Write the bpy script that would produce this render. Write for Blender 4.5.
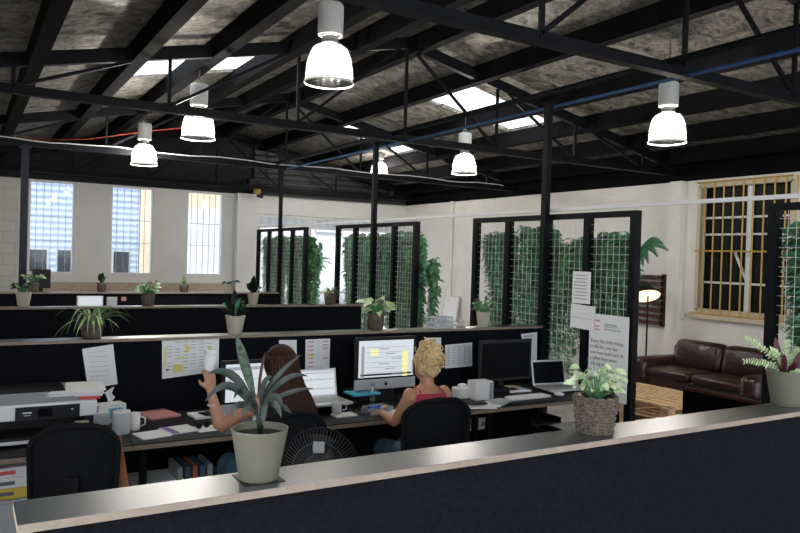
import bpy, bmesh, math, random
from mathutils import Vector, Matrix, Euler
sc = bpy.context.scene
for o in list(bpy.data.objects): bpy.data.objects.remove(o)
R2 = math.sqrt(2.0); PI = math.pi
# ------------------------------------------------------------------ camera, sky, light, exposure
EYE = 1.75; FPX = 727.3; YAW, PITCH, ROLL = [math.radians(a) for a in (59.05, -.733, 1.702)]
FWD = Vector((math.cos(YAW)*math.cos(PITCH), math.sin(YAW)*math.cos(PITCH), math.sin(PITCH)))
r0 = Vector((math.sin(YAW), -math.cos(YAW), 0)); u0_ = r0.cross(FWD)
RGT = r0*math.cos(ROLL)+u0_*math.sin(ROLL); UPV = u0_*math.cos(ROLL)-r0*math.sin(ROLL)
cam = bpy.data.objects.new('camera', bpy.data.cameras.new('camera'))
sc.collection.objects.link(cam); sc.camera = cam
cam.location = (0, 0, EYE); cam.rotation_euler = Matrix((RGT, UPV, -FWD)).transposed().to_euler()
cam.data.sensor_width = 36; cam.data.lens = FPX*36/800; cam.data.clip_start = .05; cam.data.clip_end = 300
W = bpy.data.worlds.new('sky'); sc.world = W; W.use_nodes = True
bg = W.node_tree.nodes['Background']; bg.inputs[0].default_value = (.88, .94, 1, 1); bg.inputs[1].default_value = 1.5
sun = bpy.data.objects.new('sun', bpy.data.lights.new('sun', 'SUN')); sc.collection.objects.link(sun)
sun.data.energy = 3.5; sun.data.angle = .05; sun.rotation_euler = Vector((-.25, -.75, 1)).to_track_quat('Z', 'Y').to_euler()
sc.view_settings.view_transform = 'Standard'; sc.view_settings.look = 'None'
sc.view_settings.gamma = 1; sc.view_settings.use_curve_mapping = False
sc.view_settings.exposure = 1.22
LAMP_W = 28.0
try:
    sc.cycles.max_bounces = 8; sc.cycles.transparent_max_bounces = 16; sc.cycles.sample_clamp_indirect = 4; sc.cycles.caustics_reflective = False; sc.cycles.caustics_refractive = False
except Exception: pass
# ------------------------------------------------------------------ pixel -> point on a known plane
def ray(u, v=266): return FWD+RGT*((u-400)/FPX)+UPV*((266.5-v)/FPX)
O_ = Vector((0, 0, EYE))
def onax(ax, u, v, c):
    d = ray(u, v or 266); p = O_+d*((c-O_[ax])/d[ax]); return p
def onY(u, v, Y): return onax(1, u, v, Y)
def onX(u, v, X): return onax(0, u, v, X)
def onZ(u, v, Z): return onax(2, u, v, Z)
def onD(u, v, d): return O_+ray(u, v)*d
def scl(p): return (Vector(p)-O_).dot(FWD)/FPX          # metres per pixel at a point
# ------------------------------------------------------------------ materials
MATS = {}
def mat(name, col, rough=.6, metal=0, var=0, scale=8, bump=0, bscale=30, emit=None, est=1, trans=0, spec=None, alpha=None):
    if name in MATS: return MATS[name]
    m = bpy.data.materials.new(name); m.use_nodes = True; MATS[name] = m
    nt = m.node_tree; b = nt.nodes['Principled BSDF']
    b.inputs['Base Color'].default_value = (*col, 1); b.inputs['Roughness'].default_value = rough; b.inputs['Metallic'].default_value = metal
    if spec is not None: b.inputs['Specular IOR Level'].default_value = spec
    if trans: b.inputs['Transmission Weight'].default_value = trans
    if alpha is not None: b.inputs['Alpha'].default_value = alpha
    tc = nt.nodes.new('ShaderNodeTexCoord')
    if var:
        n = nt.nodes.new('ShaderNodeTexNoise'); n.inputs['Scale'].default_value = scale; n.inputs['Detail'].default_value = 4
        r = nt.nodes.new('ShaderNodeMapRange'); r.inputs[1].default_value = .3; r.inputs[2].default_value = .7; r.inputs[3].default_value = 1-var; r.inputs[4].default_value = 1+var
        mx = nt.nodes.new('ShaderNodeVectorMath'); mx.operation = 'SCALE'; mx.inputs[0].default_value = col
        nt.links.new(tc.outputs['Object'], n.inputs['Vector']); nt.links.new(n.outputs['Fac'], r.inputs[0]); nt.links.new(r.outputs[0], mx.inputs['Scale']); nt.links.new(mx.outputs[0], b.inputs['Base Color'])
    if bump:
        n2 = nt.nodes.new('ShaderNodeTexNoise'); n2.inputs['Scale'].default_value = bscale; n2.inputs['Detail'].default_value = 3
        bp = nt.nodes.new('ShaderNodeBump'); bp.inputs['Strength'].default_value = bump; bp.inputs['Distance'].default_value = .02
        nt.links.new(tc.outputs['Object'], n2.inputs['Vector']); nt.links.new(n2.outputs['Fac'], bp.inputs['Height']); nt.links.new(bp.outputs[0], b.inputs['Normal'])
    if emit:
        b.inputs['Emission Color'].default_value = (*emit, 1); b.inputs['Emission Strength'].default_value = est
    return m
def mat_stripe(name, c1, c2, scale, axis='X', rough=.6, metal=0, bump=.5, thr=.5, noise=0):
    """corrugation / slats / weave as a wave running along one object axis"""
    m = mat(name, c1, rough, metal); nt = m.node_tree; b = nt.nodes['Principled BSDF']
    tc = nt.nodes.new('ShaderNodeTexCoord'); w = nt.nodes.new('ShaderNodeTexWave'); w.bands_direction = axis
    w.inputs['Scale'].default_value = scale; w.inputs['Distortion'].default_value = noise
    r = nt.nodes.new('ShaderNodeValToRGB'); r.color_ramp.elements[0].position = thr-.15; r.color_ramp.elements[1].position = thr+.15
    r.color_ramp.elements[0].color = (*c2, 1); r.color_ramp.elements[1].color = (*c1, 1)
    bp = nt.nodes.new('ShaderNodeBump'); bp.inputs['Strength'].default_value = bump; bp.inputs['Distance'].default_value = .02
    nt.links.new(tc.outputs['Object'], w.inputs['Vector']); nt.links.new(w.outputs['Fac'], r.inputs['Fac']); nt.links.new(r.outputs[0], b.inputs['Base Color'])
    nt.links.new(w.outputs['Fac'], bp.inputs['Height']); nt.links.new(bp.outputs[0], b.inputs['Normal'])
    return m
def mat_brick(name, c1, c2, mortar, w=.24, h=.085, rough=.8, bump=.6, rot=True):
    m = mat(name, c1, rough); nt = m.node_tree; b = nt.nodes['Principled BSDF']
    tc = nt.nodes.new('ShaderNodeTexCoord'); mp = nt.nodes.new('ShaderNodeMapping')
    mp.inputs['Rotation'].default_value = (PI/2, 0, 0) if rot else (0, 0, 0)
    br = nt.nodes.new('ShaderNodeTexBrick'); br.inputs['Scale'].default_value = 1; br.inputs['Brick Width'].default_value = w; br.inputs['Row Height'].default_value = h
    br.inputs['Mortar Size'].default_value = .006; br.inputs['Color1'].default_value = (*c1, 1); br.inputs['Color2'].default_value = (*c2, 1); br.inputs['Mortar'].default_value = (*mortar, 1)
    bp = nt.nodes.new('ShaderNodeBump'); bp.inputs['Strength'].default_value = bump; bp.inputs['Distance'].default_value = .01; bp.invert = True
    nt.links.new(tc.outputs['Object'], mp.inputs[0]); nt.links.new(mp.outputs[0], br.inputs['Vector']); nt.links.new(br.outputs['Color'], b.inputs['Base Color'])
    nt.links.new(br.outputs['Fac'], bp.inputs['Height']); nt.links.new(bp.outputs[0], b.inputs['Normal'])
    return m
def mat_foil():
    m = mat('silver_foil', (.30, .29, .27), .42, .5); nt = m.node_tree; b = nt.nodes['Principled BSDF']
    tc = nt.nodes.new('ShaderNodeTexCoord'); mp = nt.nodes.new('ShaderNodeMapping'); mp.inputs['Scale'].default_value = (1.0, 2.6, 1); mp.inputs['Rotation'].default_value = (0, 0, .1)
    n = nt.nodes.new('ShaderNodeTexNoise'); n.inputs['Scale'].default_value = 16; n.inputs['Detail'].default_value = 8; n.inputs['Roughness'].default_value = .7; n.inputs['Distortion'].default_value = 1.4
    v = nt.nodes.new('ShaderNodeTexVoronoi'); v.inputs['Scale'].default_value = 4
    a = nt.nodes.new('ShaderNodeMath'); a.operation = 'ADD'
    bp = nt.nodes.new('ShaderNodeBump'); bp.inputs['Strength'].default_value = 1; bp.inputs['Distance'].default_value = .07
    n2 = nt.nodes.new('ShaderNodeTexNoise'); n2.inputs['Scale'].default_value = 7.5; n2.inputs['Detail'].default_value = 9; n2.inputs['Roughness'].default_value = .75; n2.inputs['Distortion'].default_value = 1.0
    r = nt.nodes.new('ShaderNodeValToRGB'); r.color_ramp.elements[0].position = .36; r.color_ramp.elements[1].position = .74
    r.color_ramp.elements[0].color = (.010, .010, .012, 1); r.color_ramp.elements[1].color = (.66, .61, .52, 1)  # glint and shade of the crinkles painted into the foil colour
    nt.links.new(tc.outputs['Object'], mp.inputs[0]); nt.links.new(mp.outputs[0], n.inputs['Vector']); nt.links.new(mp.outputs[0], v.inputs['Vector']); nt.links.new(tc.outputs['Object'], n2.inputs['Vector'])
    nt.links.new(n.outputs['Fac'], a.inputs[0]); nt.links.new(v.outputs['Distance'], a.inputs[1]); nt.links.new(a.outputs[0], bp.inputs['Height']); nt.links.new(bp.outputs[0], b.inputs['Normal'])
    nt.links.new(n2.outputs['Fac'], r.inputs[0]); nt.links.new(r.outputs[0], b.inputs['Base Color'])
    return m
def mat_trans(name, col, opacity, rough=.15):
    """clear moulded plastic: part see-through, part glossy"""
    m = bpy.data.materials.new(name); m.use_nodes = True; nt = m.node_tree; nt.nodes.clear(); MATS[name] = m
    out = nt.nodes.new('ShaderNodeOutputMaterial'); mx = nt.nodes.new('ShaderNodeMixShader'); t = nt.nodes.new('ShaderNodeBsdfTransparent')
    t.inputs[0].default_value = (.96, .97, .98, 1)
    mx2 = nt.nodes.new('ShaderNodeMixShader'); tl = nt.nodes.new('ShaderNodeBsdfTranslucent'); g = nt.nodes.new('ShaderNodeBsdfGlossy')
    tl.inputs[0].default_value = (*col, 1); g.inputs[0].default_value = (*col, 1); g.inputs['Roughness'].default_value = rough; mx2.inputs[0].default_value = .3
    mx.inputs[0].default_value = opacity
    nt.links.new(tl.outputs[0], mx2.inputs[1]); nt.links.new(g.outputs[0], mx2.inputs[2]); nt.links.new(t.outputs[0], mx.inputs[1]); nt.links.new(mx2.outputs[0], mx.inputs[2]); nt.links.new(mx.outputs[0], out.inputs[0])
    return m
M = lambda n: MATS[n]
mat('steel_black', (.0055, .006, .008), .55, 0, .2, 5, spec=.12); mat('timber_dark', (.0045, .0045, .0055), .8, 0, .3, 6, spec=.05)
mat('fabric_black', (.0085, .009, .012), .95, 0, .25, 60, .3, 200, spec=.04); mat('chair_fabric', (.010, .0105, .012), .9, 0, .1, 90, .3, 300, spec=.1)
mat('plastic_black', (.008, .008, .010), .45, spec=.3); mat('laminate_black', (.020, .026, .028), .36, 0, .25, 3, spec=1.0); MATS['laminate_black'].node_tree.nodes['Principled BSDF'].inputs['Coat Weight'].default_value = .8; MATS['laminate_black'].node_tree.nodes['Principled BSDF'].inputs['Coat Roughness'].default_value = .3; MATS['laminate_black'].node_tree.nodes['Principled BSDF'].inputs['Coat IOR'].default_value = 1.7
mat('desk_laminate', (.012, .013, .015), .45, 0, .2, 6, spec=.3); mat('ply_edge', (.27, .215, .17), .6, 0, .1, 40); mat('ply_pale', (.50, .40, .30), .6, 0, .15, 20)
mat('plaster_white', (.80, .795, .785), .8, 0, .04, 2, .1, 20); mat('plaster_cream', (.82, .80, .755), .75, 0, .05, 3, .15, 15)
mat('concrete', (.22, .21, .20), .5, 0, .2, 2); mat('asphalt', (.45, .45, .45), .9)
mat('paper', (.88, .885, .90), .8); mat('paper_grey', (.5, .52, .54), .8); mat('ink', (.16, .16, .18), .8); mat('ink_grey', (.35, .36, .38), .8)
mat('ink_red', (.75, .12, .12), .8); mat('ink_yellow', (.86, .80, .25), .8); mat('ink_purple', (.25, .18, .45), .7)
mat('white_plastic', (.82, .82, .81), .4); mat('grey_plastic', (.30, .31, .32), .45); mat('silver', (.58, .59, .60), .35, .35)
mat('white_paint', (.80, .80, .80), .4); mat('gold_paint', (.55, .36, .09), .45, .1); mat('frame_cream', (.62, .54, .40), .5)
mat('navy_paint', (.006, .009, .022), .4, spec=.25); mat('blue_pipe', (.02, .07, .19), .45); mat('red_cable', (.35, .05, .03), .5)
mat('pot_khaki', (.125, .12, .085), .55, 0, .05, 10); mat('pot_cream', (.50, .46, .36), .6); mat('pot_brown', (.10, .08, .06), .8, 0, .4, 20, .8, 40)
mat('soil', (.03, .02, .015), .95, 0, .5, 60, 1, 80)
mat('leaf_dark', (.008, .017, .012), .4, 0, .4, 25, spec=.3); mat('leaf_mid', (.09, .24, .09), .5, 0, .4, 12); mat('leaf_fern', (.085, .25, .13), .5, 0, .5, 5)
mat('leaf_light', (.36, .47, .22), .45, 0, .45, 14); mat('leaf_pale', (.55, .62, .42), .5, 0, .3, 30); mat('leaf_red', (.045, .008, .012), .45, 0, .4, 20); mat('stem', (.10, .12, .04), .6)
mat('leaf_blue', (.13, .36, .21), .5, 0, .4, 6)
mat('skin', (.50, .25, .155), .5, 0, .05, 8); mat('skin_tan', (.47, .225, .135), .5, 0, .05, 8)
mat_stripe('hair_brown', (.018, .0075, .005), (.060, .021, .011), 22, 'X', .6, 0, .3, .5, 3.5); MATS['hair_brown'].node_tree.nodes['Principled BSDF'].inputs['Specular IOR Level'].default_value = .15
mat('hair_blonde', (.80, .58, .30), .45, 0, .35, 50, .6, 120); mat('cami_red', (.40, .025, .07), .7, 0, .1, 30); mat('denim', (.05, .11, .17), .85, 0, .3, 30, .3, 200)
mat('top_stripe', (.55, .55, .55), .8); mat('shoe', (.5, .5, .5), .6)
mat('leather', (.026, .008, .007), .32, 0, .4, 5, .35, 9); mat('pallet_wood', (.62, .42, .24), .7, 0, .3, 12); mat('panel_wood', (.07, .022, .016), .5, 0, .4, 8)
mat('orange_cloth', (.42, .18, .07), .85, 0, .15, 10); mat('pink', (.62, .27, .27), .7); mat('blue_folder', (.06, .42, .60), .5); mat('red_folder', (.70, .05, .05), .5)
mat('blue_print', (.12, .45, .65), .6); mat('yellow_box', (.75, .58, .08), .6); mat('glass_dark', (.008, .009, .009), .5, spec=.15)
mat('screen_off', (.003, .0035, .005), .4, spec=.06); mat('screen_on', (.3, .3, .3), .4, emit=(.78, .83, .90), est=.30); mat('screen_line', (.2, .2, .2), .5, emit=(.40, .44, .50), est=.25)
mat('screen_yellow', (.5, .5, .2), .5, emit=(.85, .83, .35), est=.38); mat('screen_bar', (.02, .02, .02), .4)
mat('bulb', (1, 1, 1), .5, emit=(1, .93, .80), est=28); mat('shade_lit', (.8, .6, .35), .6, emit=(1, .74, .42), est=.9)
mat('ballast', (.60, .60, .58), .5); mat('tin', (.35, .35, .33), .4, .7); mat('terracotta', (.35, .12, .05), .7)
mat_trans('bell_plastic', (.15, .15, .15), .42); mat_trans('clear_plastic', (.9, .93, .95), .35); mat_trans('glass_pane', (.85, .92, .98), .05, .02)
mat_trans('fibreglass', (.95, .97, .97), .6, .4)
mat_foil()
mat_brick('brick_dark', (.010, .011, .016), (.014, .015, .02), (.005, .005, .007)); mat_brick('brick_white', (.66, .65, .62), (.68, .67, .64), (.52, .51, .50), .4, .2)
mat_brick('basket_weave', (.20, .15, .10), (.13, .10, .07), (.02, .015, .01), .02, .007, .8, 1, rot=True)
mat_stripe('clad_blue', (.27, .33, .42), (.20, .26, .35), 2.2, 'Z', .6, 0, .5); mat_stripe('roller_white', (.66, .68, .70), (.52, .54, .57), 2.5, 'Z', .5, 0, .6)
mat_stripe('roller_dark', (.02, .022, .026), (.045, .048, .055), 2.6, 'Z', .5, .2, .8); mat_stripe('fluted_glass', (.70, .76, .84), (.58, .65, .75), 1.6, 'X', .3, 0, .3)
mat('house_cream', (.46, .36, .26), .8, 0, .1, 3); mat('house_pale', (.40, .40, .42), .8, 0, .1, 3)
# ------------------------------------------------------------------ mesh builder
class MB:
    def __init__(s): s.v = []; s.f = []; s.m = []
    def add(s, vs, fs, mi=0):
        n = len(s.v); s.v += [tuple(p) for p in vs]; s.f += [tuple(i+n for i in f) for f in fs]; s.m += [mi]*len(fs); return s
    def box(s, c, d, mi=0, rz=0, rot=None):
        Rm = rot if rot is not None else Matrix.Rotation(rz, 3, 'Z'); c = Vector(c)
        vs = [c+Rm @ Vector((x*d[0]/2, y*d[1]/2, z*d[2]/2)) for x in (-1, 1) for y in (-1, 1) for z in (-1, 1)]
        return s.add(vs, [(0, 1, 3, 2), (4, 6, 7, 5), (0, 4, 5, 1), (2, 3, 7, 6), (0, 2, 6, 4), (1, 5, 7, 3)], mi)
    def bb(s, a, b, mi=0):
        return s.box([(a[i]+b[i])/2 for i in range(3)], [abs(b[i]-a[i]) for i in range(3)], mi)
    def bar(s, a, b, w, h, mi=0):
        a = Vector(a); b = Vector(b); t = (b-a); L = t.length; t.normalize()
        side = t.cross(Vector((0, 0, 1)))
        if side.length < 1e-3: side = Vector((1, 0, 0))
        side.normalize(); up = side.cross(t); Rm = Matrix((t, side, up)).transposed()
        return s.box((a+b)/2, (L, w, h), mi, rot=Rm)
    def tube(s, path, r, n=8, mi=0, flat=1.0, cap=True):
        P = [Vector(p) for p in path]; k = len(P); rr = r if isinstance(r, (list, tuple)) else [r]*k; vs = []; fs = []; prev = None
        for i in range(k):
            t = (P[min(i+1, k-1)]-P[max(i-1, 0)]).normalized()
            if prev is None:
                a = t.cross(Vector((0, 0, 1)) if abs(t.z) < .9 else Vector((0, 1, 0))).normalized()
            else: a = (prev-t*prev.dot(t)).normalized()
            prev = a; b = t.cross(a)
            for j in range(n):
                an = 2*PI*j/n; vs.append(P[i]+a*(math.cos(an)*rr[i])+b*(math.sin(an)*rr[i]*flat))
        for i in range(k-1):
            for j in range(n): fs.append((i*n+j, i*n+(j+1) % n, (i+1)*n+(j+1) % n, (i+1)*n+j))
        if cap: fs.append(tuple(range(n))[::-1]); fs.append(tuple(range((k-1)*n, k*n)))
        return s.add(vs, fs, mi)
    def rings(s, rs, n=20, mi=0):
        """rs: list of (cx, cy, cz, rx, ry)"""
        vs = []; fs = []; k = len(rs)
        for (cx, cy, cz, rx, ry) in rs:
            for j in range(n): an = 2*PI*j/n; vs.append((cx+rx*math.cos(an), cy+ry*math.sin(an), cz))
        for i in range(k-1):
            for j in range(n): fs.append((i*n+j, i*n+(j+1) % n, (i+1)*n+(j+1) % n, (i+1)*n+j))
        fs.append(tuple(range(n))[::-1]); fs.append(tuple(range((k-1)*n, k*n)))
        return s.add(vs, fs, mi)
    def lathe(s, prof, c=(0, 0, 0), n=24, mi=0, cap=False):
        vs = []; fs = []; k = len(prof)
        for (r, z) in prof:
            for j in range(n): an = 2*PI*j/n; vs.append((c[0]+r*math.cos(an), c[1]+r*math.sin(an), c[2]+z))
        for i in range(k-1):
            for j in range(n): fs.append((i*n+j, i*n+(j+1) % n, (i+1)*n+(j+1) % n, (i+1)*n+j))
        if cap: fs.append(tuple(range(n))[::-1]); fs.append(tuple(range((k-1)*n, k*n)))
        return s.add(vs, fs, mi)
    def ball(s, c, r, n=12, mi=0, sc3=(1, 1, 1)):
        vs = []; fs = []; h = n//2+1
        for i in range(h+1):
            th = PI*i/h
            for j in range(n): an = 2*PI*j/n; vs.append((c[0]+r*sc3[0]*math.sin(th)*math.cos(an), c[1]+r*sc3[1]*math.sin(th)*math.sin(an), c[2]+r*sc3[2]*math.cos(th)))
        for i in range(h):
            for j in range(n): fs.append((i*n+j, (i+1)*n+j, (i+1)*n+(j+1) % n, i*n+(j+1) % n))
        return s.add(vs, fs, mi)
    def leaf(s, path, w, up=(0, 0, 1), mi=0, fold=.25, prof=None):
        """a leaf blade along path, width w at the middle, folded along its midrib"""
        P = [Vector(p) for p in path]; k = len(P); vs = []; fs = []; up = Vector(up)
        for i in range(k):
            t = (P[min(i+1, k-1)]-P[max(i-1, 0)]).normalized(); side = t.cross(up)
            if side.length < 1e-3: side = t.cross(Vector((1, 0, 0)))
            side.normalize(); nn = side.cross(t); q = i/(k-1)
            ww = w*(prof[i] if prof else max(.03, math.sin(PI*min(1, q*.92+.06))**.8))/2
            vs += [P[i]-side*ww+nn*ww*fold, P[i], P[i]+side*ww+nn*ww*fold]
        for i in range(k-1):
            a = i*3; fs += [(a, a+1, a+4, a+3), (a+1, a+2, a+5, a+4)]
        return s.add(vs, fs, mi)
    def build(s, name, mats, parent=None, smooth=False, bevel=0, sub=0, loc=None, rz=0):
        me = bpy.data.meshes.new(name); me.from_pydata(s.v, [], s.f); ml = mats if isinstance(mats, (list, tuple)) else [mats]
        for m in ml: me.materials.append(MATS[m] if isinstance(m, str) else m)
        me.polygons.foreach_set('material_index', s.m)
        if smooth: me.polygons.foreach_set('use_smooth', [True]*len(me.polygons))
        me.update(); o = bpy.data.objects.new(name, me); sc.collection.objects.link(o)
        if parent: o.parent = parent
        if loc is not None: o.location = loc
        if rz: o.rotation_euler.z = rz
        if bevel:
            b = o.modifiers.new('bevel', 'BEVEL'); b.width = bevel; b.segments = 3; b.limit_method = 'ANGLE'
        if sub:
            b = o.modifiers.new('sub', 'SUBSURF'); b.levels = sub; b.render_levels = sub
        return o
def tag(o, label=None, cat=None, group=None, kind=None):
    if label: o['label'] = label
    if cat: o['category'] = cat
    if group: o['group'] = group
    if kind: o['kind'] = kind
    return o
def thing(name, label, cat, loc=(0, 0, 0), rz=0, group=None, kind=None, s=1):
    o = bpy.data.objects.new(name, None); sc.collection.objects.link(o); o.location = loc; o.rotation_euler = (0, 0, rz); o.scale = (s, s, s)
    o.empty_display_size = .1
    return tag(o, label, cat, group, kind)
def struct(name, mb, mats, **k): return tag(mb.build(name, mats, **k), kind='structure')
def copy_tree(o, parent=None):
    c = o.copy(); sc.collection.objects.link(c)
    if parent: c.parent = parent
    for ch in list(o.children): copy_tree(ch, c)
    return c
def text_part(body, size, m, parent, loc, rot, name='writing'):
    cu = bpy.data.curves.new(name, 'FONT'); cu.body = body; cu.size = size; cu.align_x = 'LEFT'; cu.space_line = 1.15
    t = bpy.data.objects.new(name, cu); sc.collection.objects.link(t)
    me = bpy.data.meshes.new_from_object(t.evaluated_get(bpy.context.evaluated_depsgraph_get())); bpy.data.objects.remove(t)
    me.materials.clear(); me.materials.append(MATS[m]); o = bpy.data.objects.new(name, me); sc.collection.objects.link(o)
    o.parent = parent; o.location = loc; o.rotation_euler = rot
    return o
# ================================================================== THE BUILDING
XW = 9.09; YW = 15.0                     # the right wall and the window wall meet in the far corner
chordZ = lambda Y: 3.12
apexX = lambda Y: 4.36                  # the ridge runs away from us along Y
def roofZ(k, Y): return 4.25-.212*abs(k)
struct('floor', MB().bb((-3, -3, -.1), (XW, YW, 0)), 'concrete')
struct('wall_left', MB().bb((-.65, 2.2, 0), (-.4, YW+.2, 3.3)), 'plaster_white')
struct('ground', MB().bb((-30, -30, -.3), (60, 60, -.12)), 'asphalt')
# window wall with holes for three tall windows and the shopfront
def wallY(name, Y, th, x0, x1, z0, z1, holes, mats):
    mb = MB(); xs = sorted({x0, x1, *[h[0] for h in holes], *[h[1] for h in holes]})
    for a, b in zip(xs, xs[1:]):
        hs = [h for h in holes if h[0] <= a+1e-6 and h[1] >= b-1e-6]
        if not hs: mb.bb((a, Y, z0), (b, Y+th, z1))
        else:
            h = hs[0]
            if h[2] > z0: mb.bb((a, Y, z0), (b, Y+th, h[2]))
            if h[3] < z1: mb.bb((a, Y, h[3]), (b, Y+th, z1))
    return struct(name, mb, mats)
wx = []
for (u0, u1) in ((28, 73), (110, 152), (186, 222)):
    wx.append((onY(u0, 0, YW).x, onY(u1, 0, YW).x, onY(30, 272, YW).z-.02, onY(28, 180, YW).z+.01))
sx0 = onY(257, 0, YW).x; sx1 = onY(403, 0, YW).x
shop = (sx0, sx1, 0.0, onY(300, 216, YW).z)
ZT = 2.99; xb = onY(18, 0, YW).x
wallY('wall_back', YW, .25, xb, XW+.2, 0, ZT, wx+[shop], 'plaster_white')
struct('wall_back_brick', MB().bb((-.4, YW, 0), (xb, YW+.25, ZT)), 'brick_white')
struct('wall_back_top', MB().bb((-.6, YW-.04, ZT), (onY(250, 0, YW).x, YW+.25, 4.5)), 'brick_dark')
struct('wall_back_shutter', MB().bb((onY(250, 0, YW).x, YW-.12, ZT), (XW, YW+.25, 4.5)), 'roller_dark')
# white pier beside the shopfront
struct('trim_1', MB().bb((onY(236, 0, YW-.2).x, YW-.22, 0), (onY(255, 0, YW-.2).x, YW, ZT)), 'plaster_white')
struct('trim_2', MB().bb((onY(46, 0, YW).x, YW-.12, .5), (onY(232, 0, YW).x, YW-.01, onY(140, 282.5, YW).z)), 'ply_pale')
for i, (x0, x1, z0, z1) in enumerate(wx):
    w = thing('window_%d' % (i+1), None, None, (0, 0, 0), kind='structure')
    fr = MB()
    for a, b in (((x0, z0), (x1, z0+.03)), ((x0, z1-.03), (x1, z1)), ((x0, z0+.03), (x0+.025, z1-.03)), ((x1-.025, z0+.03), (x1, z1-.03))):
        fr.bb((a[0], YW+.02, a[1]), (b[0], YW+.09, b[1]))
    fr.build('window_frame', 'white_paint', w)
    MB().bb((x0, YW+.05, z0), (x1, YW+.06, z1)).build('pane', 'glass_pane', w)
    g = MB(); n = 6
    for j in range(1, n): x = x0+(x1-x0)*j/n; g.tube([(x, YW+.16, z0), (x, YW+.16, z1)], .006, 5)
    for q in (.36, .62): g.tube([(x0, YW+.16, z0+(z1-z0)*q), (x1, YW+.16, z0+(z1-z0)*q)], .006, 5)
    g.build('security_grille', 'grey_plastic', w)
# shopfront glazing
w = thing('window_4', None, None, kind='structure'); fr = MB(); zt = shop[3]; zm = onY(330, 229, YW).z
for x in (sx0+.03, onY(310, 0, YW).x, onY(356, 0, YW).x, sx1-.03): fr.bb((x-.03, YW+.04, 0), (x+.03, YW+.12, zt))
for z in (zm, zt-.03, .9): fr.bb((sx0, YW+.045, z-.025), (sx1, YW+.115, z+.025))
fr.build('window_frame', 'white_paint', w)
MB().bb((sx0, YW+.07, zm), (sx1, YW+.09, zt)).build('fluted_transom', 'fluted_glass', w)
MB().bb((sx0, YW+.075, 0), (sx1, YW+.085, zm)).build('pane', 'glass_pane', w)
# right wall, cream, with the gold-grilled window
wy1 = onX(697, 0, XW).y; wy0 = onX(793, 200, XW).y; wz0 = onX(740, 314, XW).z; wz1 = onX(700, 186, XW).z
mb = MB()
mb.bb((XW, wy1, 0), (XW+.25, YW+.2, ZT)); mb.bb((XW, -3, 0), (XW+.25, wy0, ZT)); mb.bb((XW, wy0, 0), (XW+.25, wy1, wz0)); mb.bb((XW, wy0, wz1), (XW+.25, wy1, ZT))
struct('wall_right', mb, 'plaster_cream')
struct('wall_right_top', MB().bb((XW-.05, -3, ZT), (XW+.25, YW+.2, 5.2)), 'timber_dark')
struct('trim_3', MB().bb((XW-.10, onX(679, 0, XW-.1).y, 0), (XW, onX(667, 0, XW-.1).y, ZT)), 'plaster_cream')
pc2 = onX(452, 0, XW); struct('trim_4', MB().tube([(XW-.05, pc2.y, 0), (XW-.05, pc2.y, ZT)], .04, 8), 'plaster_cream')
w = thing('window_5', None, None, kind='structure'); fr = MB()
for a in (wy0, wy1): fr.box((XW+.04, a, (wz0+wz1)/2), (.09, .06, wz1-wz0))
for z in (wz0, wz1): fr.box((XW+.04, (wy0+wy1)/2, z), (.09, wy1-wy0, .06))
fr.build('window_frame', 'frame_cream', w)
ym = onX(742, 0, XW).y; mu = MB(); mu.box((XW+.14, ym, (wz0+wz1)/2), (.04, .07, wz1-wz0))
for v in (217, 234, 283): mu.box((XW+.14, (wy0+wy1)/2, onX(720, v, XW).z), (.03, wy1-wy0, .03))
mu.bar((XW+.13, ym, onX(742, 283, XW).z), (XW+.13, ym+.2, onX(735, 252, XW).z), .03, .03)
mu.build('glazing_bars', 'white_plastic', w)
MB().bb((XW+.17, wy0, wz0), (XW+.19, wy1, wz1)).build('pane', 'glass_dark', w)
g = MB()
db = (onX(705, 200, XW-.03).y-onX(753.5, 200, XW-.03).y)/5; nb = int((wy1-wy0)/db)+1
for j in range(nb): y = onX(705, 200, XW-.03).y-j*db; g.tube([(XW-.03, y, wz0-.04), (XW-.03, y, wz1+.04)], .011, 6)
for z in (wz0-.04, onX(700, 251, XW).z, wz1+.04): g.tube([(XW-.03, wy0, z), (XW-.03, wy1+.02, z)], .013, 6)
g.build('security_grille', 'gold_paint', w)
MB().bb((XW-.09, wy0-.02, wz0-.11), (XW, wy1+.06, wz0-.05)).build('window_sill', 'frame_cream', w)
# roof sheets with skylight openings
ks = [-5.0, -4.6, -3.85, -2.98, -2.22, -1.42, -.65, .12, 1.05, 2.1, 2.9, 3.7, 4.4, 4.95]
HOLES = {(-2.98, 7.6, 9.2), (-2.22, 7.6, 9.1), (1.05, 7.9, 9.0), (2.1, 7.9, 8.9), (1.05, 11.4, 12.2), (2.1, 11.5, 12.3)}
ys = sorted({-3.0, 0.0, 3.0, 6.0, 9.0, 12.0, YW+.2, *[h[1] for h in HOLES], *[h[2] for h in HOLES]})
mb = MB(); TH = .11
for ka, kb in zip(ks, ks[1:]):
    for a, b in zip(ys, ys[1:]):
        if any(abs(h[0]-ka) < .01 and h[1] <= a+1e-6 and h[2] >= b-1e-6 for h in HOLES): continue
        q = [(apexX(a)+ka, a, roofZ(ka, a)+TH), (apexX(a)+kb, a, roofZ(kb, a)+TH), (apexX(b)+kb, b, roofZ(kb, b)+TH), (apexX(b)+ka, b, roofZ(ka, b)+TH)]
        if ka < 0 < kb:
            pass
        mb.add(q+[(x, y, z+.04) for x, y, z in q], [(0, 1, 2, 3), (4, 7, 6, 5), (0, 4, 5, 1), (1, 5, 6, 2), (2, 6, 7, 3), (3, 7, 4, 0)])
struct('ceiling', mb, 'silver_foil')
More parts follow.
